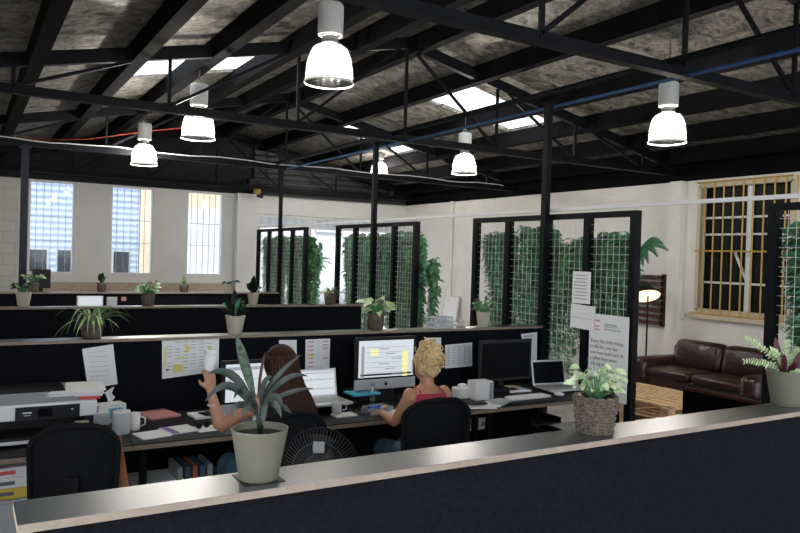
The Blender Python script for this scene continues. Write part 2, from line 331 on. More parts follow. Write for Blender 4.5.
for (ka, a, b) in sorted(HOLES):
    kb = ks[ks.index(ka)+1]; q = [(apexX(a)+ka, a, roofZ(ka, a)+TH+.05), (apexX(a)+kb, a, roofZ(kb, a)+TH+.05), (apexX(b)+kb, b, roofZ(kb, b)+TH+.05), (apexX(b)+ka, b, roofZ(ka, b)+TH+.05)]
    m_ = MB().add(q+[(x, y, z+.01) for x, y, z in q], [(0, 1, 2, 3), (4, 7, 6, 5), (0, 4, 5, 1), (1, 5, 6, 2), (2, 6, 7, 3), (3, 7, 4, 0)])
    struct('skylight', m_, 'fibreglass')
for k in ks[1:-1]:
    y0, y1 = -2.5, YW-.05
    m_ = MB(); nseg = 6
    for i in range(nseg):
        a = y0+(y1-y0)*i/nseg; b = y0+(y1-y0)*(i+1)/nseg
        m_.bar((apexX(a)+k, a, roofZ(k, a)), (apexX(b)+k, b, roofZ(k, b)), .12, .21)
    tag(struct('roof_purlin', m_, 'timber_dark'), group='roof purlins')
# trusses
def truss(Y, label):
    t = thing('roof_truss', None, None, (0, 0, 0), kind='structure'); k0, k1 = -4.6, 4.65; zc = chordZ(Y); H = lambda k: roofZ(k, Y)-.02
    P = lambda k, z: (apexX(Y)+k, Y, z)
    MB().bar(P(k0-.1, zc-.03), P(k1, zc-.03), .08, .018).bar(P(k0-.1, zc+.005), P(k1, zc+.005), .018, .085).build('bottom_chord', 'steel_black', t)
    MB().bar(P(k0, H(k0)), P(0, H(0)), .07, .125).bar(P(0, H(0)), P(k1, H(k1)), .07, .125).build('rafter', 'steel_black', t)
    for i in range(-3, 4):
        k = i*1.34
        if k < k1: MB().bar(P(k, zc), P(k, H(k)), .03, .03).build('vertical_strut', 'steel_black', t)
        if i and k < k1 and k > k0:
            kk = k-math.copysign(1.34, k)*1.0
            MB().bar(P(k, zc+.03), P(kk, H(kk)), .03, .03).build('diagonal_strut', 'steel_black', t)
    return t
for Y in (3.43, 7.25, 10.9, 14.6): truss(Y, '')
# long beam, blue conduit, cables
def line_obj(name, X, Z, a, b, r, m): return struct(name, MB().tube([(X, a, Z), (X, b, Z)], r, 8), m)
line_obj('ceiling_tie_beam', 4.2, 3.17, -1, 10.9, .028, 'steel_black')
line_obj('blue_conduit', 4.38, 3.10, -1, 10.9, .014, 'blue_pipe')
pts = []; random.seed(3)
for i in range(45): X = -.3+i*.21; pts.append((X, 10.85, 3.165+.012*math.sin(i*.8)+random.uniform(-.005, .005)))
struct('white_cable', MB().tube([p for p in pts if p[0] < XW-.2], .008, 5), 'white_paint')
pts = [onY(u, v, 11.3) for u, v in ((0, 138), (57, 140), (90, 139), (120, 135), (150, 131), (182, 128), (215, 127))]
struct('red_cable', MB().tube(pts, .008, 5), 'red_cable')
# columns
def column(name, X, Y, z, w, m='steel_black'):
    return struct(name, MB().box((X, Y, z/2), (w, w, z)).box((X, Y, .01), (w*2.2, w*2.2, .02)).box((X, Y, z-.01), (w*1.6, w*1.6, .02)), m)
column('steel_column', 4.275, 4.73, 3.12, .055)
p = onY(373, 250, 7.7); column('steel_column', p.x, 7.7, 3.12, .055); p = onY(279.5, 250, 10.88); column('steel_column', p.x, 10.88, 3.08, .05)
p = onY(23.5, 230, 10.88); column('steel_column', p.x, 10.88, 3.08, .09, 'navy_paint')
# white track rail over the plant screens
struct('track_rail', MB().box((4.34, 6.3, onX(700, 201.5, 4.34).z), (.025, 11.4, .028)), 'white_paint')
# ================================================================== OUTSIDE
xa = onY(140, 230, 18.4).x; xc = onY(176, 230, 18.4).x
t = thing('neighbour_building', 'pale blue corrugated building with dark panes seen through the tall windows', 'building', (-2, 18.4, 0))
MB().bb((-3, 0, 0), (xa+2-.02, 3, 6)).build('wall', 'clad_blue', t)
for u0, u1 in ((28, 48), (56, 72), (112, 130)):
    a = onY(u0, 260, 18.38).x+2; b = onY(u1, 260, 18.38).x+2; z1 = onY(30, 248, 18.38).z
    f = MB().bb((a, -.03, .4), (b, -.001, z1)).build('window', 'grey_plastic', t); MB().bb((a+.03, -.04, .43), (b-.03, -.031, z1-.03)).build('pane', 'glass_dark', f)
t = thing('corner_house', 'cream and pale rendered house wall beside the blue building', 'building', (xa, 18.4, 0)); zz = onY(200, 208, 18.3).z
MB().bb((0, 0, 0), (xc-xa, 3, 7)).build('wall', 'house_cream', t); MB().bb((xc-xa, 0, 0), (xc-xa+1.9, 3, zz)).bb((xc-xa, 0, zz), (xc-xa+1.9, 3, zz+.5), 1).build('wall', ['house_pale', 'house_cream'], t)
t = thing('street_garage', 'white rendered garage across the street with roller door', 'building', (onY(250, 250, 22).x, 22, 0))
MB().bb((0, 0, 0), (9, 3, 6)).build('wall', 'house_pale', t); MB().bb((1.2, -.06, 0), (5, -.001, 2.2)).build('roller_door', 'roller_white', t); MB().bb((2.2, -.1, 2.5), (3.2, -.001, 3.0)).build('window', 'grey_plastic', t)
p = onY(324, 285, 19.5)
t = thing('parked_car', 'dark grey car parked outside the shopfront glass', 'car', (p.x+.3, 19.5, 0))
MB().rings([(0, 0, .25, 1.9, .8), (0, 0, .6, 2.0, .85), (0, 0, .95, 1.95, .82), (.1, 0, 1.0, 1.4, .75), (.1, 0, 1.4, 1.0, .62), (.1, 0, 1.5, .8, .5)], 24).build('body', 'grey_plastic', t, True)
for x in (-1.2, 1.2): MB().tube([(x, -.86, .33), (x, -.6, .33)], .33, 16).build('wheel', 'plastic_black', t)
# ================================================================== PARTITIONS
def partition(name, label, Y0, w, x0, x1, Z, skew=0):
    t = thing(name, label, 'partition', (0, 0, 0), group=None)
    MB().bb((x0+.03, Y0+.03, 0), (x1-.02, Y0+w-.03, Z-.018)).build('fabric_panel', 'fabric_black', t)
    q = [(x0, Y0), (x1, Y0), (x1, Y0+w), (x0+skew, Y0+w)]
    MB().add([(x, y, Z-.018) for x, y in q]+[(x, y, Z) for x, y in q], [(3, 2, 1, 0), (0, 1, 5, 4), (1, 2, 6, 5), (2, 3, 7, 6), (3, 0, 4, 7)], 0).add([(x, y, Z) for x, y in q], [(0, 1, 2, 3)], 1).build('cap_board', ['ply_edge', 'laminate_black'], t)
    MB().bb((x0+.01, Y0+.02, 0), (x0+.029, Y0+w-.02, Z-.018)).build('end_strip', 'ply_edge', t)
    return t
H1 = H2 = H3 = H4 = 1.2
partition('desk_partition', 'black desk partition in the foreground with wide shiny cap carrying three pots', 1.6, .155, .10, 5.2, H1)
partition('desk_partition', 'long black partition behind the desks with notes pinned on it', 4.68, .15, -.38, 4.245, H2)
partition('desk_partition', 'black partition in the second row from the windows', 7.30, .15, -.38, 3.92, H3)
partition('desk_partition', 'farthest black partition right below the tall windows', 9.71, .15, -.38, 3.84, H4)
# ================================================================== PENDANT LAMPS
def pendant():
    t = thing('pendant_lamp', None, 'lamp')
    # origin: rim centre
    prof = [(.163, 0), (.168, .012), (.160, .02)]+[(.158*math.cos(a*.9)**.55+.0, .02+.24*math.sin(a)) for a in [i*PI/2/12 for i in range(12)]]
    prof = [(r, z) for r, z in prof if r > .055]+[(.05, .275)]
    m_ = MB(); n = 48; k = len(prof); vs = []; fs = []
    for i, (r, z) in enumerate(prof):
        for j in range(n):
            an = 2*PI*j/n; rr = r*(1+(.018 if (j % 2 and i > 2) else 0)); vs.append((rr*math.cos(an), rr*math.sin(an), z))
    for i in range(k-1):
        for j in range(n): fs.append((i*n+j, i*n+(j+1) % n, (i+1)*n+(j+1) % n, (i+1)*n+j))
    m_.add(vs, fs); m_.build('lamp_shade', 'bell_plastic', t, False)
    MB().tube([(.166*math.cos(a), .166*math.sin(a), .004) for a in [2*PI*i/32 for i in range(33)]], .006, 6).build('rim', 'white_paint', t, True)
    MB().lathe([(.055, .26), (.06, .27), (.055, .315), (.045, .32)], n=20).build('collar', 'tin', t, True)
    MB().lathe([(.0, .32), (.082, .325), (.086, .34), (.086, .52), (.08, .535), (0, .54)], n=28).build('ballast_housing', 'ballast', t, False)
    MB().ball((0, 0, .215), .036, 14, sc3=(1, 1, 1.5)).build('bulb', 'bulb', t, True)
    MB().tube([(.03*math.cos(a), 0, .56+.03*math.sin(a)) for a in [2*PI*i/12 for i in range(13)]], .005, 5).build('hook', 'tin', t)
    return t
lamp0 = pendant()
LP = [(329, 84, 5.3, 'clear bell pendant lamp nearest and largest, top centre'), (198, 139, 7.75, 'clear bell pendant lamp left of centre above the second window'),
      (144, 165, 10.2, 'small clear bell pendant lamp hanging farthest left'), (667, 143, 7.0, 'clear bell pendant lamp at the right in front of the dark roof'),
      (464, 174, 10.4, 'clear bell pendant lamp right of the centre skylight, ballast behind the truss'), (379, 177, 14.4, 'tiny far pendant lamp glowing behind the middle steel column')]
for i, (u, v, d, lab) in enumerate(LP):
    o = lamp0 if i == 0 else copy_tree(lamp0)
    o.location = onD(u, v, d); o.scale = (1.08, 1.08, 1.08); o['label'] = lab; o['group'] = 'bell pendant lamps under the trusses'
    zr = roofZ(o.location.x-apexX(o.location.y), o.location.y)+.17; h = (zr-o.location.z)/1.08
    MB().tube([(0, 0, .58), (0, 0, h)], .006, 6).build('cord', 'tin', o)
    li = bpy.data.lights.new('bulb_light', 'POINT'); li.energy = LAMP_W; li.color = (1, .94, .84); li.shadow_soft_size = .05
    lo = bpy.data.objects.new('bulb_light', li); sc.collection.objects.link(lo); lo.parent = o; lo.location = (0, 0, .13)
# ================================================================== PLANT SCREENS
def screen(label, ys_, X, zt, post, group=None):
    t = thing('plant_screen', label, 'screen', (X, ys_[0], 0)); y0 = ys_[0]
    for y in ys_: MB().bb((-post/2, y-y0-post/2, 0), (post/2, y-y0+post/2, zt)).build('post', 'steel_black', t)
    yl = ys_[-1]-y0; MB().bb((-post/2, min(0, yl)-post/2, zt), (post/2, max(0, yl)+post/2, zt+post*.75)).build('top_rail', 'steel_black', t)
    MB().bb((-post/2, min(0, yl), .05), (post/2, max(0, yl), .05+post)).build('bottom_rail', 'steel_black', t)
    for a, b in zip(ys_, ys_[1:]):
        a -= y0; b -= y0; a, b = min(a, b)+post/2, max(a, b)-post/2; m_ = MB(); n = max(2, round((b-a)/.058))
        for j in range(1, n): y = a+(b-a)*j/n; m_.box((0, y, (zt+.1)/2), (.0024, .0024, zt-.1))
        z = .2
        while z < zt: m_.box((0.003, (a+b)/2, z), (.0024, b-a, .0024)); z += .06
        m_.build('wire_mesh', 'white_paint', t)
    return t
SX = 4.34; S1 = [5.78, 5.28, 4.76, 4.28, 3.80]; S2 = [8.88, 8.37, 7.88, 7.38, 6.90]; S3 = [11.98, 11.47, 10.97, 10.47, 9.97]; S4 = [2.70, 2.2, 1.7, 1.2]
screen('black framed wire mesh plant screen right of the desks with papers clipped on', S1, SX, 2.11, .06)
screen('black framed plant screen behind the middle of the long partition', S2, SX, 2.11, .06)
screen('narrowest black framed plant screen beside the white pier, farthest away', S3, SX, 2.11, .06)
screen('black framed plant screen cut off by the right picture edge', S4, SX, 2.11, .06)
def hanging(label, X, Y, zt, zb, w, n, seed, mats=('leaf_fern', 'leaf_blue', 'leaf_mid'), L=.07, group=None, out=.08):
    rnd = random.Random(seed); t = thing('hanging_plant', label, 'plant', (X, Y, zt), group=group)
    m_ = MB(); st = MB()
    for i in range(n):
        y = rnd.uniform(-w/2, w/2); ln = (zt-zb)*rnd.uniform(.45, 1.0) if i > n*.4 else (zt-zb)*rnd.uniform(.15, .6); x = rnd.uniform(-.015, out)
        ox = rnd.uniform(-.02, .07); oy = rnd.uniform(-.05, .05); k = max(6, int(ln/.10)); P = []
        z0 = -rnd.uniform(0, .35)*(zt-zb)*.6 if rnd.random() < .5 else rnd.uniform(-.1, .02)
        for j in range(k+1):
            q = j/k; P.append(Vector((x+ox*math.sin(q*PI*.6), y+oy*q+.02*math.sin(q*9+i), max(zb-zt, z0+.10*math.sin(q*PI*.8)*(1 if q < .5 else .4)-ln*q*.95))))
        st.tube(P, .003, 4); mi = rnd.randrange(len(mats))
        for j in range(1, int(ln/.020)):
            q = j/(ln/.020); f = q*k; a = int(min(k-1, f)); p = P[a].lerp(P[a+1], min(1, f-a)); 
            for sgn in (-1, 1):
                an = rnd.uniform(-.7, .7); l = L*(1.5-.7*q)*rnd.uniform(.7, 1.2)
                dv = Vector((math.sin(an)*.7, sgn*math.cos(an), rnd.uniform(-.8, .15))).normalized()*l
                m_.leaf([p, p+dv*.5+Vector((0, 0, .006)), p+dv+Vector((0, 0, -.012))], l*.40, (rnd.uniform(-1.2, .2), .1, 1), mi, .15, (.4, 1, .1))
    m_.build('foliage', list(mats), t); st.build('stems', 'stem', t)
    return t
gr = 'greenery trailing down the plant screens'
lab1 = ['trailing fern in the leftmost bay of the screen with papers', 'trailing fern left of the thick steel column, on the screen with papers', 'thin trailing fern right of the thick steel column', 'dense trailing fern above the handwritten sheet']
for i in range(4):
    a, b = S1[i], S1[i+1]; zz = (1.98, 2.02, 1.92, 1.95)[i]
    hanging(lab1[i], SX+.07, (a+b)/2+(.03 if i == 3 else 0), zz+.04, (.55, .6, .75, .75)[i], abs(a-b)-(.16 if i == 3 else .10), (46, 60, 40, 70)[i], 10+i, group=gr, L=.065)
names = ['first', 'second', 'third', 'fourth']
for i in range(4):
    a, b = S2[i], S2[i+1]
    hanging('trailing fern in the %s bay from the left of the middle plant screen' % names[i], SX+.07, (a+b)/2, 2.04, .4, abs(a-b)-.08, 44, 30+i, group=gr, L=.07)
    a, b = S3[i], S3[i+1]
    hanging('trailing fern in the %s bay from the left of the farthest plant screen' % names[i], SX+.07, (a+b)/2, 2.04, .3, abs(a-b)-.08, 36, 50+i, group=gr, L=.065)
hanging('trailing greenery behind the screen at the right picture edge', SX+.07, 2.1, 2.08, .5, 1.1, 110, 71, group=gr, L=.08)
hanging('loose trailing stems off the right end of the middle plant screen', SX+.07, 6.76, 1.75, .75, .16, 10, 72, group=gr, L=.07)
hanging('loose trailing stems off the right end of the farthest plant screen', SX+.07, 9.82, 1.95, .6, .18, 10, 73, group=gr, L=.06)
mat('leaf_fern_dark', (.035, .115, .05), .6, 0, .4, 8, spec=.2)
def fronds(label, p, spec, m_leaf, mname='staghorn_fern'):
    t = thing(mname, label, 'plant', p); m_ = MB()
    r = r0
    for (du, dv, w) in spec:
        e = r*du+Vector((0, 0, dv)); P = [e*q+Vector((0, 0, .05*math.sin(q*PI))) for q in (0, .2, .4, .6, .8, 1)]
        m_.tube(P, .004, 4)
        for j in range(1, 15):
            q = j/15; c = e*q+Vector((0, 0, .05*math.sin(q*PI)))
            for s_ in (-1, 1):
                pr = (Vector((-e.z, -e.z, 0))*.3+Vector((0, 0, 1))*abs(e.dot(r)) + r*(-e.z)).normalized()*s_
                dd = (e.normalized()*.6+pr)*w*math.sin(PI*(q*.8+.15))
                m_.leaf([c, c+dd*.5, c+dd], .014, (-.5, -.8, .2), 0, .1, (.5, 1, .1))
    m_.build('foliage', m_leaf, t); return t
fronds('feathery fern sticking out past the right post of the screen with papers', (SX+.04, 3.79, onX(634, 250, SX).z), [(.18, .05, .03), (.22, .0, .03), (.14, -.05, .03), (.03, -.12, .03), (.07, -.10, .03)], 'leaf_fern_dark')
fronds('small palm frond sticking out beside the farthest plant screen', (SX+.04, 9.95, onX(305, 262, SX).z), [(.34, .05, .05), (.36, -.02, .05), (.28, -.10, .05)], 'leaf_mid')
# sheets clipped to the near screen (face the desks, -X side)
def xsheet(name, label, u0, v0, u1, v1, X=4.295, tilt=0, cat='paper'):
    a = onX(u0, v0, X); b = onX(u1, v1, X); w = abs(a.y-b.y); zt = (a.z+onX(u1, v0, X).z)/2; zb = (b.z+onX(u0, v1, X).z)/2; h = zt-zb
    t = thing(name, label, cat, (X, (a.y+b.y)/2, zb+h/2)); t.rotation_euler = (tilt, 0, 0)
    MB().box((0, 0, 0), (.004, w, h)).build('sheet', 'paper', t)
    return t, w, h
rt = (PI/2, 0, -PI/2)
t, w, h = xsheet('notice_sheet', 'white notice with lines of writing, clipped highest on the mesh screen', 573, 271.5, 590, 303.5)
for j in range(8):
    MB().box((-.004, random.uniform(-.01, .01), h*.38-j*h*.105), (.002, w*random.uniform(.55, .75), .006)).build('line_of_writing', 'ink_grey', t)
t, w, h = xsheet('blank_sheet', 'plain white sheet overlapping the notice above it', 571, 305, 594.5, 329, 4.288, .04)
MB().box((-.004, 0, -h*.05), (.001, w*.8, .004)).build('fold_line', 'paper_grey', t)
t, w, h = xsheet('handwritten_sheet', 'large white sheet of handwriting in black with red notes', 590, 315, 626.5, 400, 4.295)
text_part('Enjoy the little things\nin life for one day\nyou may look back &\nrealise they were\nthe big things', w*.098, 'ink', t, (-.006, w*.44, h*.16), rt)
for j, (y, z, ww, m_) in enumerate([(.32, .44, .18, 'ink_red'), (.34, .37, .2, 'ink_red'), (.34, .33, .24, 'ink_red'), (-.06, .40, .3, 'ink'), (-.08, .375, .4, 'ink_grey'), (-.1, .34, .42, 'ink')]):
    k = MB(); P = [(-.004, w*(y+ww/2)-w*ww*i/14, h*z*.96+.007*math.sin(i*2.3)) for i in range(15)]; k.tube(P, .0022, 4); k.build('scribble', m_, t)
# ================================================================== LOUNGE CORNER
def rb(c, d, bev=.04): return MB().box(c, d)
t = thing('leather_sofa', 'dark brown leather two seater sofa under the gold grilled window', 'sofa', (8.35, 5.98, 0), math.radians(-92))
# local: x along length, y backwards, seat faces -y
L = 1.95; t.scale = (1, 1, .73)
MB().box((0, .0, .24), (L-.1, .80, .26)).build('base', 'leather', t, True, .03)
for s_ in (-1, 1):
    MB().box((s_*(L/2-.13), -.04, .36), (.26, .90, .62)).build('armrest', 'leather', t, True, .11)
    c = MB().box((s_*.385, -.10, .43), (.75, .68, .18)).build('seat_cushion', 'leather', t, True, .07)
    k = MB(); n = 10; vs = []; fs = []
    k.box((0, 0, 0), (.78, .26, .56))
    o = k.build('back_cushion', 'leather', t, True, .11); o.location = (s_*.385, .27, .72); o.rotation_euler = (math.radians(-10), 0, 0)
    for q in (-1, 1): MB().box((s_*(L/2-.12), q*.3, .05), (.06, .06, .1)).build('foot', 'plastic_black', t)
MB().box((0, .36, .56), (L-.2, .16, .62)).build('back_frame', 'leather', t, True, .05)
# pallets
def pallet(z, label, loc, rz):
    t = thing('wooden_pallet', label, 'pallet', loc, rz, group='pallets stacked as a coffee table'); t.location.z = z
    m_ = MB()
    for i in range(7): MB().box((0, -.5+.08+i*.14, .135), (1.2, .10, .02)).build('deck_board', 'pallet_wood', t)
    for x in (-.53, 0, .53):
        MB().box((x, 0, .115), (.1, 1.0, .02)).build('stringer_board', 'pallet_wood', t)
        for y in (-.44, 0, .44): MB().box((x, y, .06), (.1, .11, .09)).build('block', 'pallet_wood', t)
        MB().box((x, 0, .008), (.1, 1.0, .016)).build('bottom_board', 'pallet_wood', t)
    return t
pl = onZ(655, 400, .45); PX = (6.72, 5.55)
pallet(0, 'lower wooden pallet of the coffee table stack', (PX[0], PX[1], 0), 1.62)
pallet(.147, 'upper wooden pallet of the coffee table stack', (PX[0], PX[1], 0), 1.6)
# dark low cabinet with brown top edge in front of the sofa
t = thing('low_partition', 'low black partition with brown cap edge standing before the sofa', 'partition', (5.40, 4.16, 0)); zc = .70
MB().bb((.02, -1.6, 0), (.11, 0, zc-.03)).build('body', 'timber_dark', t); MB().bb((0, -1.61, zc-.03), (.13, .01, zc)).bb((-.008, -1.61, zc-.03), (0, .01, zc), 1).build('top_board', ['timber_dark', 'panel_wood'], t, bevel=.004)
# lamp and slatted wood panel
p = onX(650, 0, XW); lz = onX(648, 296, 8.5).z
q = onX(648, 296, 8.5)
t = thing('floor_lamp', 'slim black floor lamp with lit round shade beside the slatted panel', 'lamp', (q.x, q.y, 0))
MB().lathe([(0, 0), (.15, 0), (.15, .02), (0, .03)], n=24).build('base', 'steel_black', t); MB().tube([(0, 0, .02), (0, 0, q.z)], .012, 8).build('pole', 'steel_black', t)
MB().lathe([(.205, -.01), (.20, .0), (.06, .20), (.03, .21), (.0, .21)], (-.05, .05, q.z), n=28).build('lamp_shade', 'steel_black', t, True)
s_ = MB().lathe([(0, 0), (.20, 0)], (0, 0, 0), n=28).build('diffuser', 'shade_lit', t); s_.location = (-.05, .05, q.z+.0)
t.rotation_euler = (0, 0, 0)
for ch in t.children:
    if ch.name.startswith(('lamp_shade', 'diffuser')):
        pass
# tilt the head towards the camera
hd = thing('shade_pivot', None, None); hd.parent = t; hd.location = (-.02, .02, q.z); ax = r0
hd.name = 'lamp_head'; hd.rotation_mode = 'QUATERNION'; hd.rotation_quaternion = Matrix.Rotation(math.radians(-30), 3, ax).to_quaternion()
for ch in list(t.children):
    if ch.name.startswith(('lamp_shade', 'diffuser')):
        ch.parent = hd; ch.location = (0, 0, 0)
        for vtx in ch.data.vertices:
            if ch.name.startswith('lamp_shade'): vtx.co -= Vector((-.05, .05, q.z))
a = onX(636, 274, XW-.06); b = onX(664, 326, XW-.06)
t = thing('slatted_panel', 'dark red timber slatted panel hung on the wall behind the lamp', 'panel', (XW-.06, (a.y+b.y)/2, (a.z+b.z)/2)); w = abs(a.y-b.y); h = a.z-b.z+.03
for s_ in (-1, 1): MB().box((0, s_*(w/2-.03), 0), (.05, .05, h)).build('frame', 'panel_wood', t)
for j in range(8): MB().box((-.01, 0, -h/2+.05+j*(h-.1)/7), (.03, w, h*.075)).build('slat', 'panel_wood', t)
a = onX(678, 315, XW-.03)
t = thing('wall_socket', 'white wall socket with black plug right of the slatted panel', 'socket', a)
MB().box((0, -.04, 0), (.03, .16, .10)).build('plate', 'white_plastic', t, bevel=.006); MB().box((-.03, .04, 0), (.05, .05, .05)).build('plug', 'plastic_black', t, bevel=.008)
MB().tube([(-.04, .04, 0), (-.05, .1, -.05), (-.03, .13, -.3), (-.03, .13, -a.z+.02)], .008, 6).build('power_cord', 'grey_plastic', t)
a = onX(450, 315, XW-.1); 
t = thing('leaning_whiteboard', 'blank white board propped against the far right wall', 'whiteboard', onX(450, 312, XW-.1)); t.rotation_euler = (0, math.radians(8), 0)
MB().box((0, 0, .08), (.02, .52, .50)).build('board', 'white_paint', t)
for y in (-.26, .26): MB().box((0, y, .08), (.03, .025, .52)).build('frame', 'silver', t)
for z in (-.18, .34): MB().box((0, 0, z), (.03, .54, .025)).build('frame', 'silver', t)
t0 = onX(450, 312, XW-.1).z-.20; tb = thing('storage_unit', 'low white storage unit under the leaning whiteboard', 'cabinet', (XW-.25, a.y, 0)); MB().bb((-.2, -.5, 0), (.2, .5, t0)).build('body', 'plaster_white', tb)
# ================================================================== POTTED PLANTS
def pot_part(t, kind, r, h, m):
    if kind == 'tub': prof = [(0, 0), (r*.66, 0), (r*.68, .004), (r*.98, h*.97), (r, h), (r*.94, h), (r*.92, h*.97), (r*.88, h*.86)]
    elif kind == 'lip': prof = [(0, 0), (r*.70, 0), (r*.86, h*.72), (r*.98, h*.74), (r, h), (r*.92, h), (r*.88, h*.85)]
    else: prof = [(0, 0), (r*.80, 0), (r*.86, h*.08), (r*1.0, h*.6), (r*1.02, h*.97), (r*.98, h), (r*.92, h*.98), (r*.88, h*.86)]
    MB().lathe(prof, n=32).build('pot', m, t, True); MB().lathe([(0, h*.87), (r*.89, h*.87)], n=24).build('soil', 'soil', t)
FH = Vector((math.cos(YAW), math.sin(YAW), 0))
def vp(du, dv, df=0):       # offset in metres: right, up, away from the camera
    return r0*du+FH*df+Vector((0, 0, dv))
# --- dracaena-like plant on the foreground cap
base = onZ(258.5, 478.5, H1); px = math.hypot(base.x, base.y); S = scl(base)
t = thing('rubber_plant', 'long leaved dark plant in a tall khaki pot on the foreground cap', 'plant', base)
pot_part(t, 'tub', 28.5*S, 51*S, 'pot_khaki')
MB().box((0, 0, .001), (41*S, 41*S, .002)).build('slate_coaster', 'plastic_black', t)
def pth(pts, n=9):          # quadratic through px offsets from the base (u-260, 481-v, depth px)
    a, b, c = [vp(p[0]*S, p[1]*S, (p[2] if len(p) > 2 else 0)*S) for p in pts]; m2 = b*2-(a+c)*.5
    return [a*(1-q)**2+m2*2*q*(1-q)+c*q*q for q in [i/(n-1) for i in range(n)]]
lv = [((-6, 80), (-17, 116), (-27, 142, 5), 12, 'leaf_mid2'), ((-3, 80), (-1, 105, 3), (3, 127), 4, 'leaf_red2'), ((-10, 80), (-30, 103), (-52, 104), 10, 'leaf_dark'), ((-10, 72), (-32, 92), (-55, 76), 10, 'leaf_dark'),
      ((0, 80), (18, 105, 4), (38, 124, 8), 6, 'leaf_glossy'), ((2, 75), (24, 100), (46, 104), 7, 'leaf_glossy'), ((4, 72), (26, 86), (52, 92), 6, 'leaf_glossy'), ((-6, 66), (-20, 74, -4), (-27, 62, -8), 9, 'leaf_glossy'), ((-3, 72), (-16, 88, -6), (-24, 82, -12), 8, 'leaf_dark'), ((2, 74), (16, 84, -8), (24, 76, -14), 8, 'leaf_dark'), ((0, 76), (4, 96, -4), (12, 104, -8), 8, 'leaf_dark'),
      ((0, 66), (14, 78, -10), (24, 66, -18), 9, 'leaf_glossy'), ((0, 62), (6, 78, -14), (8, 60, -26), 11, 'leaf_glossy'), ((2, 70), (10, 92, 4), (18, 96, 10), 11, 'leaf_glossy'), ((-2, 60), (-12, 72, 10), (-26, 66, 22), 9, 'leaf_dark'), ((2, 62), (16, 70, 12), (28, 62, 20), 8, 'leaf_dark'), ((-4, 66), (-6, 80, -12), (-14, 66, -22), 10, 'leaf_glossy')]
mat('leaf_glossy', (.020, .028, .023), .38, 0, .35, 60, spec=.3); mat('leaf_red2', (.045, .018, .014), .6, spec=.2)
mat('leaf_mid2', (.032, .052, .036), .5, 0, .8, 110, spec=.2)
mnames = ['leaf_dark', 'leaf_mid2', 'leaf_red2', 'leaf_glossy']
for (a, b, c, w, m_) in lv:
    MB().leaf(pth((a, b, c)), w*S*.88, (-.6, -.6, .5), 0, .22).build('leaf', m_, t, True)
for (a, b) in ((-4, 70), (2, 78), (6, 66)): MB().tube([vp(0, 44*S), vp(a*.5*S, 58*S), vp(a*S, b*S)], [2.2*S, 1.8*S, 1.4*S], 6).build('stem', 'leaf_dark', t, True)
# --- pothos in woven basket
base = onZ(594.5, 432, H1); S = scl(base)
t = thing('pothos_plant', 'bright green leafy plant in a woven grey basket on the foreground cap', 'plant', base)
k = MB(); n = 56
for i in range(12):          # woven rope courses
    z = (1.6+i*3.1)*S; r = (16.3+4.4*i/11)*S; P = [((r+.9*S*math.sin(j*PI/2+(i % 2)*PI))*math.cos(2*PI*j/n), (r+.9*S*math.sin(j*PI/2+(i % 2)*PI))*math.sin(2*PI*j/n), z+.6*S*math.sin(j*PI/2)) for j in range(n+1)]
    k.tube(P, 1.9*S, 6, cap=False)
mat('rope', (.12, .095, .07), .85, 0, .5, 70, .8, 150); k.lathe([(0, 0), (15.5*S, 0), (20*S, 36*S)], n=28)
k.build('basket', 'rope', t, True)
MB().lathe([(0, 33*S), (19*S, 33*S)], n=24).build('soil', 'soil', t)
MB().tube([(-18*S+(3*S)*0, 0, 36*S), (-21*S, 2*S, 40*S), (-19*S, 5*S, 36*S)], 1.2*S, 6).build('handle', 'ply_edge', t)
MB().box(vp(13*S, 31*S, -16*S), (1.5*S, 1.5*S, 8*S)).build('tag', 'orange_cloth', t)
def bush(t, S, z0, spread, height, n, lw, mats, seed, droop=.3, stemr=.6):
    rnd = random.Random(seed); st = MB(); fo = MB()
    for i in range(n):
        an = rnd.uniform(0, 2*PI); rr = spread*math.sqrt(rnd.uniform(.02, 1)); hh = height*rnd.uniform(.35, 1)*(1-.35*(rr/spread)); tip = Vector((rr*math.cos(an), rr*math.sin(an), z0+hh))
        b0 = Vector((tip.x*.2, tip.y*.2, z0)); mid = (b0+tip)/2+Vector((0, 0, hh*.12)); st.tube([b0, mid, tip], stemr*S, 4)
        dr = Vector((math.cos(an)+rnd.uniform(-.7, .7), math.sin(an)+rnd.uniform(-.7, .7), rnd.uniform(-droop, droop*.8))).normalized(); l = lw*rnd.uniform(1.0, 1.7)
        fo.leaf([tip, tip+dr*l*.3+Vector((0, 0, l*.10)), tip+dr*l*.65+Vector((0, 0, l*.08)), tip+dr*l-Vector((0, 0, l*.12))], lw*rnd.uniform(.7, 1.0), (rnd.uniform(-.9, .1), rnd.uniform(-1.1, .1), .8), rnd.randrange(len(mats)), .2, (.25, 1, .8, .05))
    fo.build('foliage', mats, t, True); st.build('stems', 'leaf_mid', t)
bush(t, S, 33*S, 22*S, 43*S, 60, 8*S, ['leaf_light', 'leaf_pale', 'leaf_pale'], 5, .3, .35)
